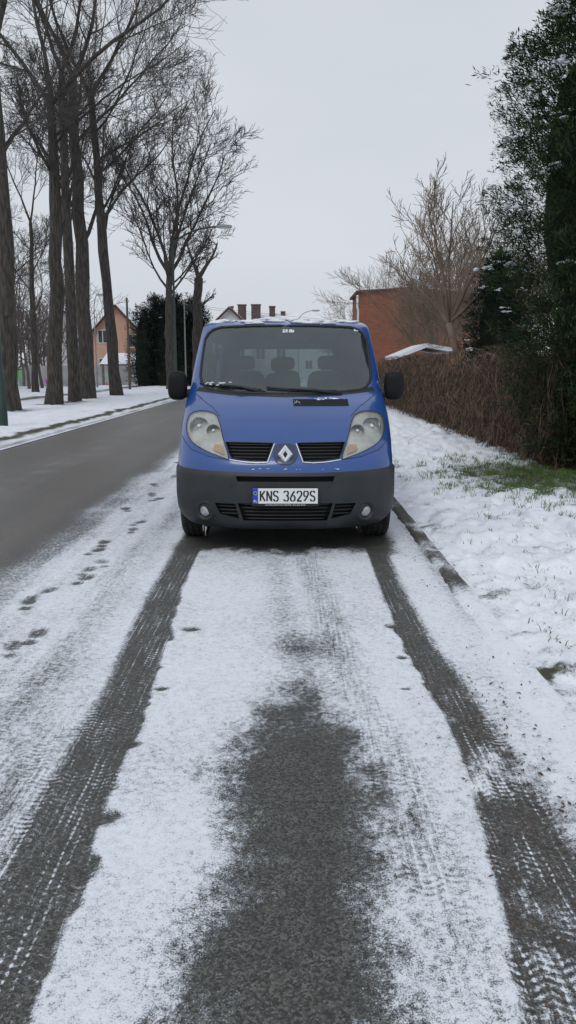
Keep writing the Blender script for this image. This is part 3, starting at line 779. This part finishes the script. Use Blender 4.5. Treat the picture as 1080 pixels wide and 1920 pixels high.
bigtree(5,-9.15,42,-9.9,42,15,.30,rl(r_,5,.5,.92,5.5)+[(1,0,62,7.5),(1,180,60,7),(.6,350,40,6),(.75,10,42,7.5),(.88,355,35,7)],'slender leaning bare tree on snowy verge')
for sd,x,y,h in ((6,-14.5,35,10),(8,-18.5,41,9),(7,-15.5,48,10)):
    bigtree(sd,x,y,x+.3,y,h,.20,rl(r_,4,.4,.9,4.5)+[(1,30,75,6),(1,200,65,6)],'bare tree standing behind the roadside row')
PF=dict(PB); PF.update(kids=[12,8,7,0],rmin=.013,seg=[7,5,4,3],ratio=[.46,.5,.5,.5])
bigtree(9,-8.2,55,-8.1,55,7.8,.35,[(.82,0,42,6.0),(.87,180,44,6.4),(.92,80,60,6),(.94,260,62,6),(1,10,58,8.6),(1,165,60,9.2),(1,90,80,11),(1,-60,74,9.8),(1,120,72,10),(1,60,70,9.6),(.9,20,30,4.6)],'round crowned bare tree by street lamp',PF,.6)
PP=dict(PB); PP.update(kids=[4,4,4,0],rmin=.015)
bigtree(10,-7.1,62,-6.9,62,8.4,.45,[(1,0,55,3.0),(1,150,65,2.8),(.7,30,50,2.2),(.6,200,50,2.0)],'stubby pollarded bare tree beyond the lamp',PP,.75)

PS=dict(levels=4,seg=[6,5,4,3],wig=[.13,.15,.16,.18],trop=[.05,.09,.12,.12],sides=[6,4,3,3],kids=[9,7,6,0],t0=[.2,.15,.1,0],ang=[(20,55),(20,50),(20,50),(0,0)],ratio=[.58,.6,.6,.5],rmin=.0064,thick=0)
def shrub(seed,x,y,h,n,r,label,spread=45,mat=m_tan,P=PS,lean=None):
    e=empty('bare_shrub_tree',(x,y,0),label,'tree','bare garden shrubs behind the fence'); rng=random.Random(seed); ga=G();gb=G()
    base=Vector((0,0,.0)); top=Vector(lean) if lean else Vector((0,0,h*.2))
    ga.tube([tuple(base),tuple(base.lerp(top,.5)+Vector((.05,0,0))),tuple(top)],[r*1.3,r,r*.8],8)
    for i in range(n):
        az=360*i/n+rng.uniform(-20,20); el=90-rng.uniform(8,spread)
        d=Vector((math.cos(R(az))*math.cos(R(el)),math.sin(R(az))*math.cos(R(el)),math.sin(R(el))))
        grow(rng,ga,gb,top,d,h*.55*rng.uniform(.8,1.1),r*.5,0,P)
    ga.obj('trunk',mat,e,True); gb.obj('crown',mat,e,False)
P3=dict(PS); P3.update(kids=[7,5,5,0])
shrub(21,5.0,21,5.6,8,.11,'tan leaning shrub tree with upright pruned shoots',50,lean=(-.75,0,2.7),P=P3)
shrub(22,6.4,27,7.2,9,.10,'tan many stemmed shrub tree behind fence',50,P=P3)
shrub(23,6.8,36,8.4,12,.11,'tall tan many stemmed shrub tree behind fence',66)
shrub(24,8.8,33,8.6,9,.12,'tall tan shrub tree near brick building',42,P=P3)
shrub(25,6.6,58,10.2,9,.12,'tan bare tree behind brick building',55,P=P3)
shrub(29,7.8,46,7.0,10,.09,'tan shrub tree in front of brick building',55,P=P3)
shrub(26,7.0,20,6.2,8,.09,'tan shrub tree beside evergreen',40,P=P3)
PT=dict(P3); PT.update(rmin=.02)
shrub(27,6.5,90,7.5,8,.16,'hazy pale bare tree far down the road',40,m_twigf,PT)
shrub(28,9.5,95,8,8,.16,'hazy pale bare tree far down the road',40,m_twigf,PT)

# ---------------------------------------------------------------- evergreens
def greenmat(name,c1,c2,c3):
    m,nb,out=newmat(name); co=nb.n('ShaderNodeTexCoord').outputs['Object']
    a=nb.mix(nb.rng(nb.noise(co,1.6,3),.38,.62),c1,c2)
    a=nb.mix(nb.rng(nb.noise(co,9,3),.5,.72),a,c3)
    p=nb.n('ShaderNodeBsdfPrincipled',{'Base Color':a,'Roughness':.85,'Specular IOR Level':.12})
    nb.nt.links.new(p.outputs[0],out.inputs[0]); return m
m_jun=greenmat('juniper_foliage',(.026,.045,.024),(.056,.084,.036),(.10,.115,.05))
m_thu=greenmat('dark_evergreen_foliage',(.014,.025,.018),(.025,.040,.027),(.04,.055,.038))
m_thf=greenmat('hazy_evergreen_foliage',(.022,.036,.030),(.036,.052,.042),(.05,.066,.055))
m_core=M('dark_crown_light_block',(.007,.011,.006),(.014,.02,.011),rough=1,scale=12)  # for the added solid inside evergreen crowns that blocks light
def conifer(seed,x,y,h,prof,nc,nl,ls,label,mat=m_jun,z0=.1,snow=0,name='evergreen_tree',group=None,facing=False,rl_=.72,wj=1.,amp=(.26,.13),lr=(.3,.75),ssz=.06):
    e=empty(name,(x,y,0),label,'tree',group); rng=random.Random(seed)
    g=G(); g.tube([(0,0,-.1),(0,0,h*.5),(0,0,h*.85)],[h*.022,h*.014,.02],8); g.obj('trunk',m_bark,e,True)
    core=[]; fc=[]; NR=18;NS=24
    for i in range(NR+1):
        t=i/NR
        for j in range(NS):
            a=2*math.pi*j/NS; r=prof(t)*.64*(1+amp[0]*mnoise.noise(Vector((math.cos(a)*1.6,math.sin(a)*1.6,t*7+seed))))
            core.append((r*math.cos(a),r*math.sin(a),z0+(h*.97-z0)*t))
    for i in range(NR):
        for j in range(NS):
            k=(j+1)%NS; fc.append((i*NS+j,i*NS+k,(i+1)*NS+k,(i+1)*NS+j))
    mobj('crown_light_block',core,fc,m_core,e,True)  # dark filler added inside the crown to keep light from showing through
    V=[];Fa=[]; sn=G(); U=rng.uniform; GA=rng.gauss
    for i in range(nc):
        t=rng.random()**.9; a=U(0,2*math.pi)
        if facing and math.sin(a)>.45 and rng.random()<.85: a=-a
        nz=mnoise.noise(Vector((math.cos(a)*1.6,math.sin(a)*1.6,t*7+seed)))
        n2=mnoise.noise(Vector((math.cos(a)*5,math.sin(a)*5,t*22+seed)))
        q0=rng.random()
        r=prof(t)*(rl_+(1.02-rl_)*q0)*(1+amp[0]*nz+amp[1]*n2)
        c=Vector((r*math.cos(a),r*math.sin(a),z0+(h-z0)*t))
        out=Vector((math.cos(a),math.sin(a),U(-.1,.8))).normalized()
        cs=ls*U(.8,1.6)
        if rng.random()<.05: c=c+out*cs*1.3
        for k in range(nl):
            u_=U(-1.0,1.1)
            sp_=.42*(1.15-max(u_,0))            # sprays narrow to a feathery tip
            o_=U(.4,1.2)
            dx=out.x*o_+GA(0,.38);dy=out.y*o_+GA(0,.38);dz=out.z*o_+GA(.08,.34)
            l=math.sqrt(dx*dx+dy*dy+dz*dz)+1e-6;dx/=l;dy/=l;dz/=l
            sx_=c.x+out.x*u_*cs+GA(0,sp_)*cs;sy_=c.y+out.y*u_*cs+GA(0,sp_)*cs;sz_=c.z+out.z*u_*cs+GA(0,sp_*.8)*cs
            L=cs*U(*lr); wx=-dy;wy=dx;wz=U(-.6,.6); l=math.sqrt(wx*wx+wy*wy+wz*wz)+1e-6; q_=L*U(.07,.13)*wj/l;wx*=q_;wy*=q_;wz*=q_
            b=len(V); mx_=sx_+dx*L*.5;my_=sy_+dy*L*.5;mz_=sz_+dz*L*.5
            V+=[(sx_,sy_,sz_),(mx_+wx,my_+wy,mz_+wz),(sx_+dx*L,sy_+dy*L,sz_+dz*L),(mx_-wx,my_-wy,mz_-wz)]; Fa.append((b,b+1,b+2,b+3))
        if snow and rng.random()<snow and t>.25 and q0>.45:
            q=c+out*cs*.35+Vector((0,0,cs*.42))
            for k in range(rng.randrange(4,9)):
                s_=U(.01,ssz); sn.add(blob((q.x+GA(0,.06),q.y+GA(0,.06),q.z+GA(0,.02)),(s_*1.4,s_*1.4,s_*.45),i+k,1,.6))
    mobj('crown',V,Fa,mat,e,False)
    if snow: sn.obj('crown_snow',m_snow,e,True,kind='stuff')
def pj(t): 
    return .95*float(np.interp(t,[0,.06,.2,.35,.5,.56,.61,.66,.72,.8,.9,1],[1.42,1.62,1.76,1.92,2.02,2.18,2.15,1.78,1.58,1.30,.92,.1]))
conifer(31,5.06,11.5,8.9,pj,7200,66,.125,'huge dark juniper dusted with snow beside overgrown fence',snow=.040,name='juniper_tree',facing=True,rl_=.72,z0=.02,wj=1.1,amp=(.34,.16),lr=(.25,.62),ssz=.05)
conifer(32,5.45,20.5,4.3,lambda t:float(np.interp(t,[0,.3,.7,1],[.8,.95,.7,.1])),1100,26,.15,'dark ivy covered evergreen with flecks of snow',mat=m_thu,snow=.10,name='evergreen_shrub',wj=1.3)
conifer(33,6.4,23.5,3.4,lambda t:float(np.interp(t,[0,.3,.7,1],[.9,1.0,.8,.1])),500,26,.16,'low dark evergreen shrub behind fence',mat=m_thu,snow=.06,name='evergreen_shrub',wj=1.3)
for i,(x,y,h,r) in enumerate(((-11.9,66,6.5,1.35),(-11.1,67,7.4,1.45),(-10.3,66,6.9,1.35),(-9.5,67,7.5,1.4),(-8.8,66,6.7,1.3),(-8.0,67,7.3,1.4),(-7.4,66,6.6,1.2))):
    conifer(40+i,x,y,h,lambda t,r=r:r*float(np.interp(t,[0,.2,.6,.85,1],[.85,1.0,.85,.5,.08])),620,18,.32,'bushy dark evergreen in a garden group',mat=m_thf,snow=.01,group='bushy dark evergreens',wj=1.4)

# ---------------------------------------------------------------- overgrown fence
m_vine=M('dry_brown_vines',(.045,.030,.021),(.20,.135,.09),rough=.95,scale=5,lo=.4,hi=.62)
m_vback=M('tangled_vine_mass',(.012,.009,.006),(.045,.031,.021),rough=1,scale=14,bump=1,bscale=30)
m_post=M('weathered_fence_post',(.09,.085,.08),(.16,.15,.14),rough=.8)
FL=22.6
fe=empty('overgrown_fence',(3.95,10.9,0),'wire garden fence overgrown with dry brown vines','fence')
g=G()
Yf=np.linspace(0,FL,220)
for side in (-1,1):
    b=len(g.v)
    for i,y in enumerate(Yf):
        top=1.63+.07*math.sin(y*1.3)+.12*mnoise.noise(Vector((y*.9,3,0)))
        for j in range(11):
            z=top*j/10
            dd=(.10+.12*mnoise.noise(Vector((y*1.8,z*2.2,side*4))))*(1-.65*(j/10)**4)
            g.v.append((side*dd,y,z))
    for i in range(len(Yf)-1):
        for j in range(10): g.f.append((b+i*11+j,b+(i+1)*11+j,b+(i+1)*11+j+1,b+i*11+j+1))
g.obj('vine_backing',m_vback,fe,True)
rng=random.Random(77); g=G()
for i in range(7500):
    y=FL*rng.random()**1.3; z=rng.uniform(.0,1.80); x=rng.uniform(-.30,.16)
    pts=[(x,y,z)]
    sp_=.7 if i%3 else .22
    d=Vector((rng.gauss(0,.2),rng.gauss(0,sp_),rng.choice((-1,-1,1))*rng.uniform(.5,1))).normalized()
    L=rng.uniform(.2,.85)
    for k in range(4):
        d=(d+Vector((rng.gauss(0,.25),rng.gauss(0,.3),-.2))).normalized()
        x+=d.x*L/4;y+=d.y*L/4;z=min(z+d.z*L/4,1.9); x=max(min(x,.22),-.42)
        pts.append((x,y,max(z,.02)))
    r=rng.uniform(.0035,.0095); g.tube(pts,[r,r,r*.9,r*.8,r*.4],3,cap=False)
g.obj('dry_vines',m_vine,fe,False,kind='stuff')
for y in np.arange(0.2,FL,2.4):
    g=G(); g.tube([(0,y,0),(0,y,1.70)],.03,10); g.obj('post',m_post,fe,True)
g=G()
for z in (.3,.9,1.5): g.tube([(-.03,0,z),(-.03,FL,z)],.003,4)
for k in range(370):
    y=k*.06; g.tube([(-.03,y,.1),(-.03,y+.5 if k%2 else max(y-.5,0),1.5)],.0015,3,cap=False)
g.obj('wire_mesh',m_post,fe,False,kind='stuff')

# grass tufts in the verge
m_grass=M('green_grass_blades',(.035,.09,.015),(.13,.19,.05),rough=.8,scale=9)
rng=random.Random(5); V=[];Fa=[]
def blade(x,y,z,h):
    a=rng.uniform(0,6.28); b=len(V); wx=.0032*math.cos(a);wy=.0032*math.sin(a); lx=rng.gauss(0,.55)*h;ly=rng.gauss(0,.55)*h
    V.extend([(x-wx,y-wy,z),(x+wx,y+wy,z),(x+lx*.4+wx*.7,y+ly*.4+wy*.7,z+h*.6),(x+lx*.4-wx*.7,y+ly*.4-wy*.7,z+h*.6),(x+lx,y+ly,z+h*.9)])
    Fa.extend([(b,b+1,b+2,b+3),(b+3,b+2,b+4)])
def vz(x,y): return float(vr_z(np.array([[x]]),np.array([[y]]),0)[0,0])
for i in range(850):
    x=rng.gauss(3.2,.65); y=rng.gauss(10.1,1.05)
    if x<1.5 or x>3.95: continue
    z=vz(x,y)
    for k in range(13): blade(x+rng.gauss(0,.035),y+rng.gauss(0,.04),z-.01,rng.uniform(.03,.10))
for i in range(170):
    if i<80: x=rng.gauss(1.95,.35); y=rng.gauss(5.2,1.2)
    elif i<130: x=rng.gauss(2.3,.4); y=rng.gauss(8.2,1.0)
    else: x=rng.uniform(1.4,3.9); y=rng.uniform(3.5,20)
    if x<1.4 or y<2.2: continue
    z=vz(x,y)
    for k in range(rng.randrange(2,9)): blade(x+rng.gauss(0,.025),y+rng.gauss(0,.03),z-.012,rng.uniform(.02,.06))
mobj('grass',V,Fa,m_grass,None,False,kind='stuff',label='green grass blades poking through thin snow',category='grass')
V=[];Fa=[]
for i in range(620):
    if i<420: x=rng.gauss(.86,.13); y=rng.uniform(1.5,3.6)
    else: x=rng.uniform(.95,1.6); y=rng.uniform(1.9,7)
    if x<.55: continue
    z=.016 if x<1.09 else (.038 if x<1.22 else vz(x,y)+.004)
    a=rng.uniform(0,6.28); L=rng.uniform(.003,.013); b=len(V); c,s=math.cos(a),math.sin(a)
    for px,pyy,pz in ((-L,0,0),(0,-L*.5,.003),(L,0,.005),(0,L*.5,.001)): V.append((x+px*c-pyy*s,y+px*s+pyy*c,z+pz))
    Fa.append((b,b+1,b+2,b+3))
mobj('fallen_leaves',V,Fa,M('brown_dead_leaves',(.035,.024,.018),(.11,.065,.045),rough=.7,scale=40),None,False,kind='stuff',label='small brown dead leaves pressed on wet asphalt',category='leaves')

# ---------------------------------------------------------------- street furniture
m_gpole=M('dark_green_painted_steel',(.012,.035,.030),(.02,.05,.042),rough=.5,scale=3)
m_steel=M('grey_galvanised_steel',(.20,.21,.21),(.28,.29,.29),rough=.5,metal=.4)
m_lhead=M('lamp_head_grey',(.28,.29,.28),(.36,.37,.36),rough=.5)
m_wood=M('weathered_wood_pole',(.07,.05,.04),(.13,.10,.08),rough=.9,stretch=(4,4,.4))
def lamp(x,y,h,reach,label,mat,rb=.12,grp='street lamps along the road',hs=1.):
    e=empty('street_lamp',(x,y,0),label,'street lamp',grp)
    g=G(); g.tube([(0,0,0),(0,0,1.3),(0,0,1.35),(0,0,h-1.2)],[rb,rb,rb*.68,rb*.5],14); g.obj('pole',mat,e,True,40)
    s=1 if reach>0 else -1; pts=[]
    for t in np.linspace(0,1,12):
        pts.append((reach*(1-math.cos(t*math.pi/2))**.85 if t>0 else 0,0,h-1.25+1.2*math.sin(t*math.pi/2)))
    g=G(); g.tube(pts,[rb*.45]*12,8); g.obj('arm',mat,e,True)
    g=G(); g.add(sbox((reach+s*.32,0,h-.04),(.85*hs,.30*hs,.16*hs),.55)); hd=g.obj('lamp_head',m_lhead,e,True)
    g=G(); g.add(sbox((reach+s*.34,0,h-.04-.07*hs),(.5*hs,.22*hs,.12*hs),.8)); g.obj('lamp_glass',m_lamp,hd,True)
lamp(-7.2,19.6,12.5,2.6,'dark green street lamp post on snowy verge',m_gpole,.13)
lamp(-6.85,48,9.8,2.75,'dark green street lamp with curved arm beside bare tree',m_gpole,.12,hs=1.15)
lamp(1.4,104,9.0,1.9,'grey street lamp with curved arm far down the road',m_steel,.10,hs=1.3)
lamp(-14.6,60,7.0,.3,'thin grey street lamp beside houses',m_steel,.07)
def pole(x,y,h,r,mat,label):
    e=empty('utility_pole',(x,y,0),label,'utility pole')
    g=G(); g.tube([(0,0,0),(0,0,h)],[r,r*.7],10); g.obj('pole_shaft',mat,e,True,40)
    g=G(); g.tube([(-.12,0,h-.15),(-.12,0,h-.3),(.12,0,h-.3),(.12,0,h-.15)],.02,6); g.obj('insulator_bracket',mat,e)
pole(-11.1,55,6.3,.10,m_wood,'brown wooden utility pole on snowy verge')
pole(-7.8,60,6.5,.06,m_steel,'thin pale metal pole by the evergreens')
for z0,z1 in ((6.3,7.2),(6.15,6.9)):
    g=G(); P=[]
    for t in np.linspace(0,1,24): P.append((-7.8+30*t,60+40*t,z0+(z1-z0)*t-1.2*4*t*(1-t)*.5))
    g.tube(P,.010,4)
    g.obj('overhead_cable',m_black,None,False,label='thin black overhead cable crossing the road',category='cable')

# ---------------------------------------------------------------- buildings
m_peach=M('peach_render',(.50,.30,.22),(.58,.36,.27),rough=.9,scale=1)
m_cream=M('white_render',(.55,.55,.54),(.65,.65,.64),rough=.9,scale=1)
m_fasc=M('dark_red_eaves',(.08,.03,.025),(.12,.045,.035),rough=.8)
m_win=M('dark_window_glass',(.03,.035,.04),(.08,.09,.10),rough=.1,scale=1)
m_frm=M('white_window_frame',(.6,.6,.6),(.7,.7,.7),rough=.6)
m_chim=M('brown_chimney_brick',(.07,.05,.045),(.12,.08,.07),rough=.9,scale=3)
m_rsnow=M('roof_snow_cover',(.68,.71,.76),(.82,.84,.88),rough=.8,scale=.8,bump=.3,bscale=2)
def house(x,y,wd,dp,he,hr,wall,label,chims,wins,gable=True,name='house',ov=.5):
    e=empty(name,(x,y,0),label,'house'); a=wd/2
    if gable:
        v=[(-a,0,0),(a,0,0),(a,0,he),(0,0,hr),(-a,0,he)]; v+= [(p[0],dp,p[2]) for p in v]
        mobj('wall',v,[(0,1,2,3,4),(9,8,7,6,5),(0,5,6,1),(1,6,7,2),(4,9,5,0)],wall,e)
        sl=(hr-he)/a; g=G(); t=.22
        for s in (-1,1):
            xo=s*(a+ov); zo=he-sl*ov
            b=len(g.v); P=[(0,hr),(xo,zo),(xo,zo+t),(0,hr+t)]
            g.v+=[(p[0],-ov,p[1]+.02) for p in P]+[(p[0],dp+ov,p[1]+.02) for p in P]
            g.f+=[tuple(b+i for i in q) for q in ((0,1,2,3),(7,6,5,4),(0,4,5,1),(1,5,6,2),(2,6,7,3))]
        rf=g.obj('roof',m_rsnow,e)
        g=G()
        for s in (-1,1):
            xo=s*(a+ov); zo=he-sl*ov
            g.tube([(0,-ov-.03,hr+.06),(xo,-ov-.03,zo+.06)],.11,4)
        g.obj('bargeboard',m_fasc,rf)
    else:
        mobj('wall',*(lambda q:(q.v,q.f))(G().box(-a,a,0,dp,0,he)),wall,e)
        v=[(-a-ov,-ov,he),(a+ov,-ov,he),(a+ov,dp+ov,he),(-a-ov,dp+ov,he),(-a,dp/2,hr),(a,dp/2,hr)]
        rf=mobj('roof',v,[(0,1,5,4),(2,3,4,5),(1,2,5),(3,0,4)],m_rsnow,e)
    for cx,cy,cz,cw,chh in chims:
        g=G().box(cx-cw/2,cx+cw/2,cy-.3,cy+.3,cz,cz+chh); g.box(cx-cw/2-.06,cx+cw/2+.06,cy-.36,cy+.36,cz+chh-.02,cz+chh+.1); g.obj('chimney',m_chim,rf)
    for wx,wz,ww,wh in wins:
        g=G().box(wx-ww/2,wx+ww/2,-.02,.05,wz,wz+wh); wi=g.obj('window',m_win,e)
        g=G(); t=.07
        g.box(wx-ww/2-t,wx+ww/2+t,-.06,-.02,wz-t,wz); g.box(wx-ww/2-t,wx+ww/2+t,-.06,-.02,wz+wh,wz+wh+t)
        g.box(wx-ww/2-t,wx-ww/2,-.06,-.02,wz,wz+wh); g.box(wx+ww/2,wx+ww/2+t,-.06,-.02,wz,wz+wh); g.box(wx-.03,wx+.03,-.055,-.021,wz,wz+wh)
        g.obj('window_frame',m_frm,wi)
house(-16.0,74,5.4,9,4.3,7.2,m_peach,'peach rendered house with steep snowy gable roof',[(-1.2,3,5.6,.6,1.6)],[(1.5,3.5,.9,1.1),(-1.3,3.9,.8,1.1),(1.5,1.2,1.0,1.2),(-1.2,1.2,1.0,1.2)],ov=.4)
house(-14.9,70,3.0,3,1.9,2.9,m_cream,'small white outbuilding with snowy roof',[],[(0,.8,1.2,.8)],gable=False,name='outbuilding',ov=.3)
house(-6.3,86,4.4,10,5.8,7.9,m_cream,'white house with dark red eaves and snowy gable roof',[(1.2,2.5,6.4,.9,2.0),(-.2,5,7.3,.5,1.1)],[(0,5.2,.8,1.0),(-1.1,2.5,.9,1.2),(1.1,2.5,.9,1.2)],ov=.5)
house(-2.0,92,6.4,9,5.4,8.1,m_cream,'white house with broad snowy roof and brown chimneys',[(-1.8,2.6,6.0,1.1,2.9),(.1,4,6.6,.7,2.2),(1.4,4.2,6.4,.5,1.8)],[(-1.2,2.6,1,1.2),(1.2,2.6,1,1.2)],gable=False)
house(5.2,120,16,8,5.2,8.6,m_cream,'long low pale building with snowy roof',[],[(-5,1.5,1,1.2),(-2,1.5,1,1.2),(1,1.5,1,1.2),(4,1.5,1,1.2)],gable=False,name='long_building')
house(-27,95,9,9,5.2,8.4,m_cream,'pale house with snowy gable roof behind trees',[(1.5,3,7.0,.8,1.6)],[(-2,3,1,1.2),(2,3,1,1.2)])
mb,nb,out=newmat('orange_brick_wall'); co=nb.n('ShaderNodeTexCoord').outputs['Object']
sp=nb.n('ShaderNodeSeparateXYZ',{0:co}); cmb=nb.n('ShaderNodeCombineXYZ',{0:nb.m('ADD',sp.outputs[0],sp.outputs[1]),1:sp.outputs[2]}).outputs[0]
bt=nb.n('ShaderNodeTexBrick',{'Vector':cmb,'Color1':(.32,.098,.052,1),'Color2':(.24,.072,.040,1),'Mortar':(.21,.12,.088,1),'Scale':1.0,'Mortar Size':.012,'Brick Width':.28,'Row Height':.09})
c=nb.mix(nb.rng(nb.noise(co,.8,5),.35,.7,0,.55),bt.outputs['Color'],(.165,.064,.042))
p=nb.n('ShaderNodeBsdfPrincipled',{'Base Color':c,'Roughness':.9}); nb.nt.links.new(p.outputs[0],out.inputs[0])
e=empty('brick_building',(4.45,50,0),'orange brick building with low flat roof behind shrubs','building')
RX=[(0,6.15),(3.0,6.35),(8.5,5.9)]
v=[(0,0,0),(8.5,0,0),(8.5,0,5.9),(3.0,0,6.35),(0,0,6.15)]; v+=[(p[0],5,p[2]) for p in v]
mobj('wall',v,[(0,1,2,3,4),(9,8,7,6,5),(0,5,6,1),(1,6,7,2),(4,9,5,0)],mb,e)
def roofslab(t0,t1,ov,mat,name,par):
    g=G()
    for (x0,z0),(x1,z1) in zip(RX[:-1],RX[1:]):
        if x0==0: x0-=ov; z0-=ov*.06
        if x1==8.5: x1+=ov; z1-=ov*.08
        b=len(g.v); P=[(x0,z0+t0),(x1,z1+t0),(x1,z1+t1),(x0,z0+t1)]
        g.v+=[(q[0],-ov,q[1]) for q in P]+[(q[0],5+ov,q[1]) for q in P]
        g.f+=[tuple(b+i for i in q) for q in ((0,1,2,3),(7,6,5,4),(0,4,5,1),(1,5,6,2),(2,6,7,3),(3,7,4,0))]
    return g.obj(name,mat,par)
rf=roofslab(.012,.14,.2,m_fasc,'roof',e)
roofslab(.145,.19,.16,m_rsnow,'roof_snow',rf)
g=G(); g.tube([(-.12,-.14,6.0),(-.12,-.12,5.3),(-.06,-.08,5.1),(-.06,-.08,.2)],.07,8); g.obj('downpipe',m_frm,e,True)
# snowy shed roof behind the fence
e=empty('garden_shed',(5.1,30,0),'low garden shed with snow covered roof behind fence','shed')
g=G().box(-.8,1.0,0,3,0,1.98); g.obj('wall',m_wood,e)
g=G(); g.v=[(-1.0,-.3,1.86),(.1,-.3,2.28),(1.2,-.3,2.1),(-1.0,3.3,1.86),(.1,3.3,2.28),(1.2,3.3,2.1),(-1.0,-.3,2.0),(.1,-.3,2.44),(1.2,-.3,2.25),(-1.0,3.3,2.0),(.1,3.3,2.44),(1.2,3.3,2.25)]
g.f=[(0,1,4,3),(1,2,5,4),(6,9,10,7),(7,10,11,8),(0,6,7,1),(1,7,8,2),(3,4,10,9),(4,5,11,10),(0,3,9,6),(2,8,11,5)]; g.obj('roof',m_rsnow,e)
# graffiti wall
mg,nb,out=newmat('graffiti_covered_concrete'); co=nb.n('ShaderNodeTexCoord').outputs['Object']
base=nb.mix(nb.rng(nb.noise(co,.8,4),.35,.65),(.28,.28,.28),(.40,.40,.40))
nz=nb.n('ShaderNodeTexNoise',{'Vector':co,'Scale':1.1,'Detail':2.}).outputs['Color']
gc=nb.n('ShaderNodeHueSaturation',{'Saturation':2.2,'Value':.8,'Color':nz}).outputs[0]
wv=nb.n('ShaderNodeTexWave',{'Vector':co,'Scale':.9,'Distortion':9.,'Detail':2.}).outputs['Fac']
c=nb.mix(nb.m('MULTIPLY',nb.rng(wv,.6,.7),nb.rng(nb.noise(co,.35,2),.45,.5)),base,gc)
p=nb.n('ShaderNodeBsdfPrincipled',{'Base Color':c,'Roughness':.9}); nb.nt.links.new(p.outputs[0],out.inputs[0])
e=empty('garden_wall',(-32,68,0),'grey concrete garden wall covered in graffiti','wall')
for k in range(8):
    g=G(); g.box(k*2.3,k*2.3+2.1,0,.12,0,1.75); g.obj('wall_panel',mg,e)
for k in range(9):
    g=G(); g.box(k*2.3-.18,k*2.3-.02,-.06,.18,0,1.9); g.obj('wall_post',m_post,e)
# distant woods
def wood(seed,pts,mat,name,label):
    rng=random.Random(seed); ga=G()
    P=dict(levels=3,seg=[5,4,3],wig=[.12,.2,.22],trop=[.05,.06,.06],sides=[4,3,3],kids=[11,7,0],t0=[.25,.15,0],ang=[(20,55),(20,55),(0,0)],ratio=[.45,.5,.5],rmin=.025,thick=9)
    for x,y,h in pts: grow(rng,ga,ga,Vector((x,y,0)),Vector((rng.gauss(0,.05),0,1)).normalized(),h,.14,0,P)
    ga.obj(name,mat,None,False,kind='stuff',label=label,category='trees')
m_wd=M('distant_brown_wood',(.08,.065,.06),(.12,.10,.095),rough=1,scale=.2)  # light grey-brown, with the haze of distance put into the colour
wood(3,[(random.Random(i).uniform(-66,-24),random.Random(i+900).uniform(78,105),random.Random(i+500).uniform(7,13)) for i in range(140)],m_wd,'distant_wood','hazy brown bare wood behind the gardens')
wood(4,[(random.Random(i).uniform(-30,-18.5),random.Random(i+900).uniform(52,64),random.Random(i+500).uniform(3,6)) for i in range(50)],m_wd,'thicket','brown bare thicket behind the roadside trees')
wood(5,[(random.Random(i).uniform(14,60),random.Random(i+900).uniform(60,100),random.Random(i+500).uniform(6,11)) for i in range(50)],m_wd,'distant_wood','hazy brown bare wood beyond brick building')
print('faces',sum(len(o.data.polygons) for o in bpy.data.objects if o.type=='MESH'))
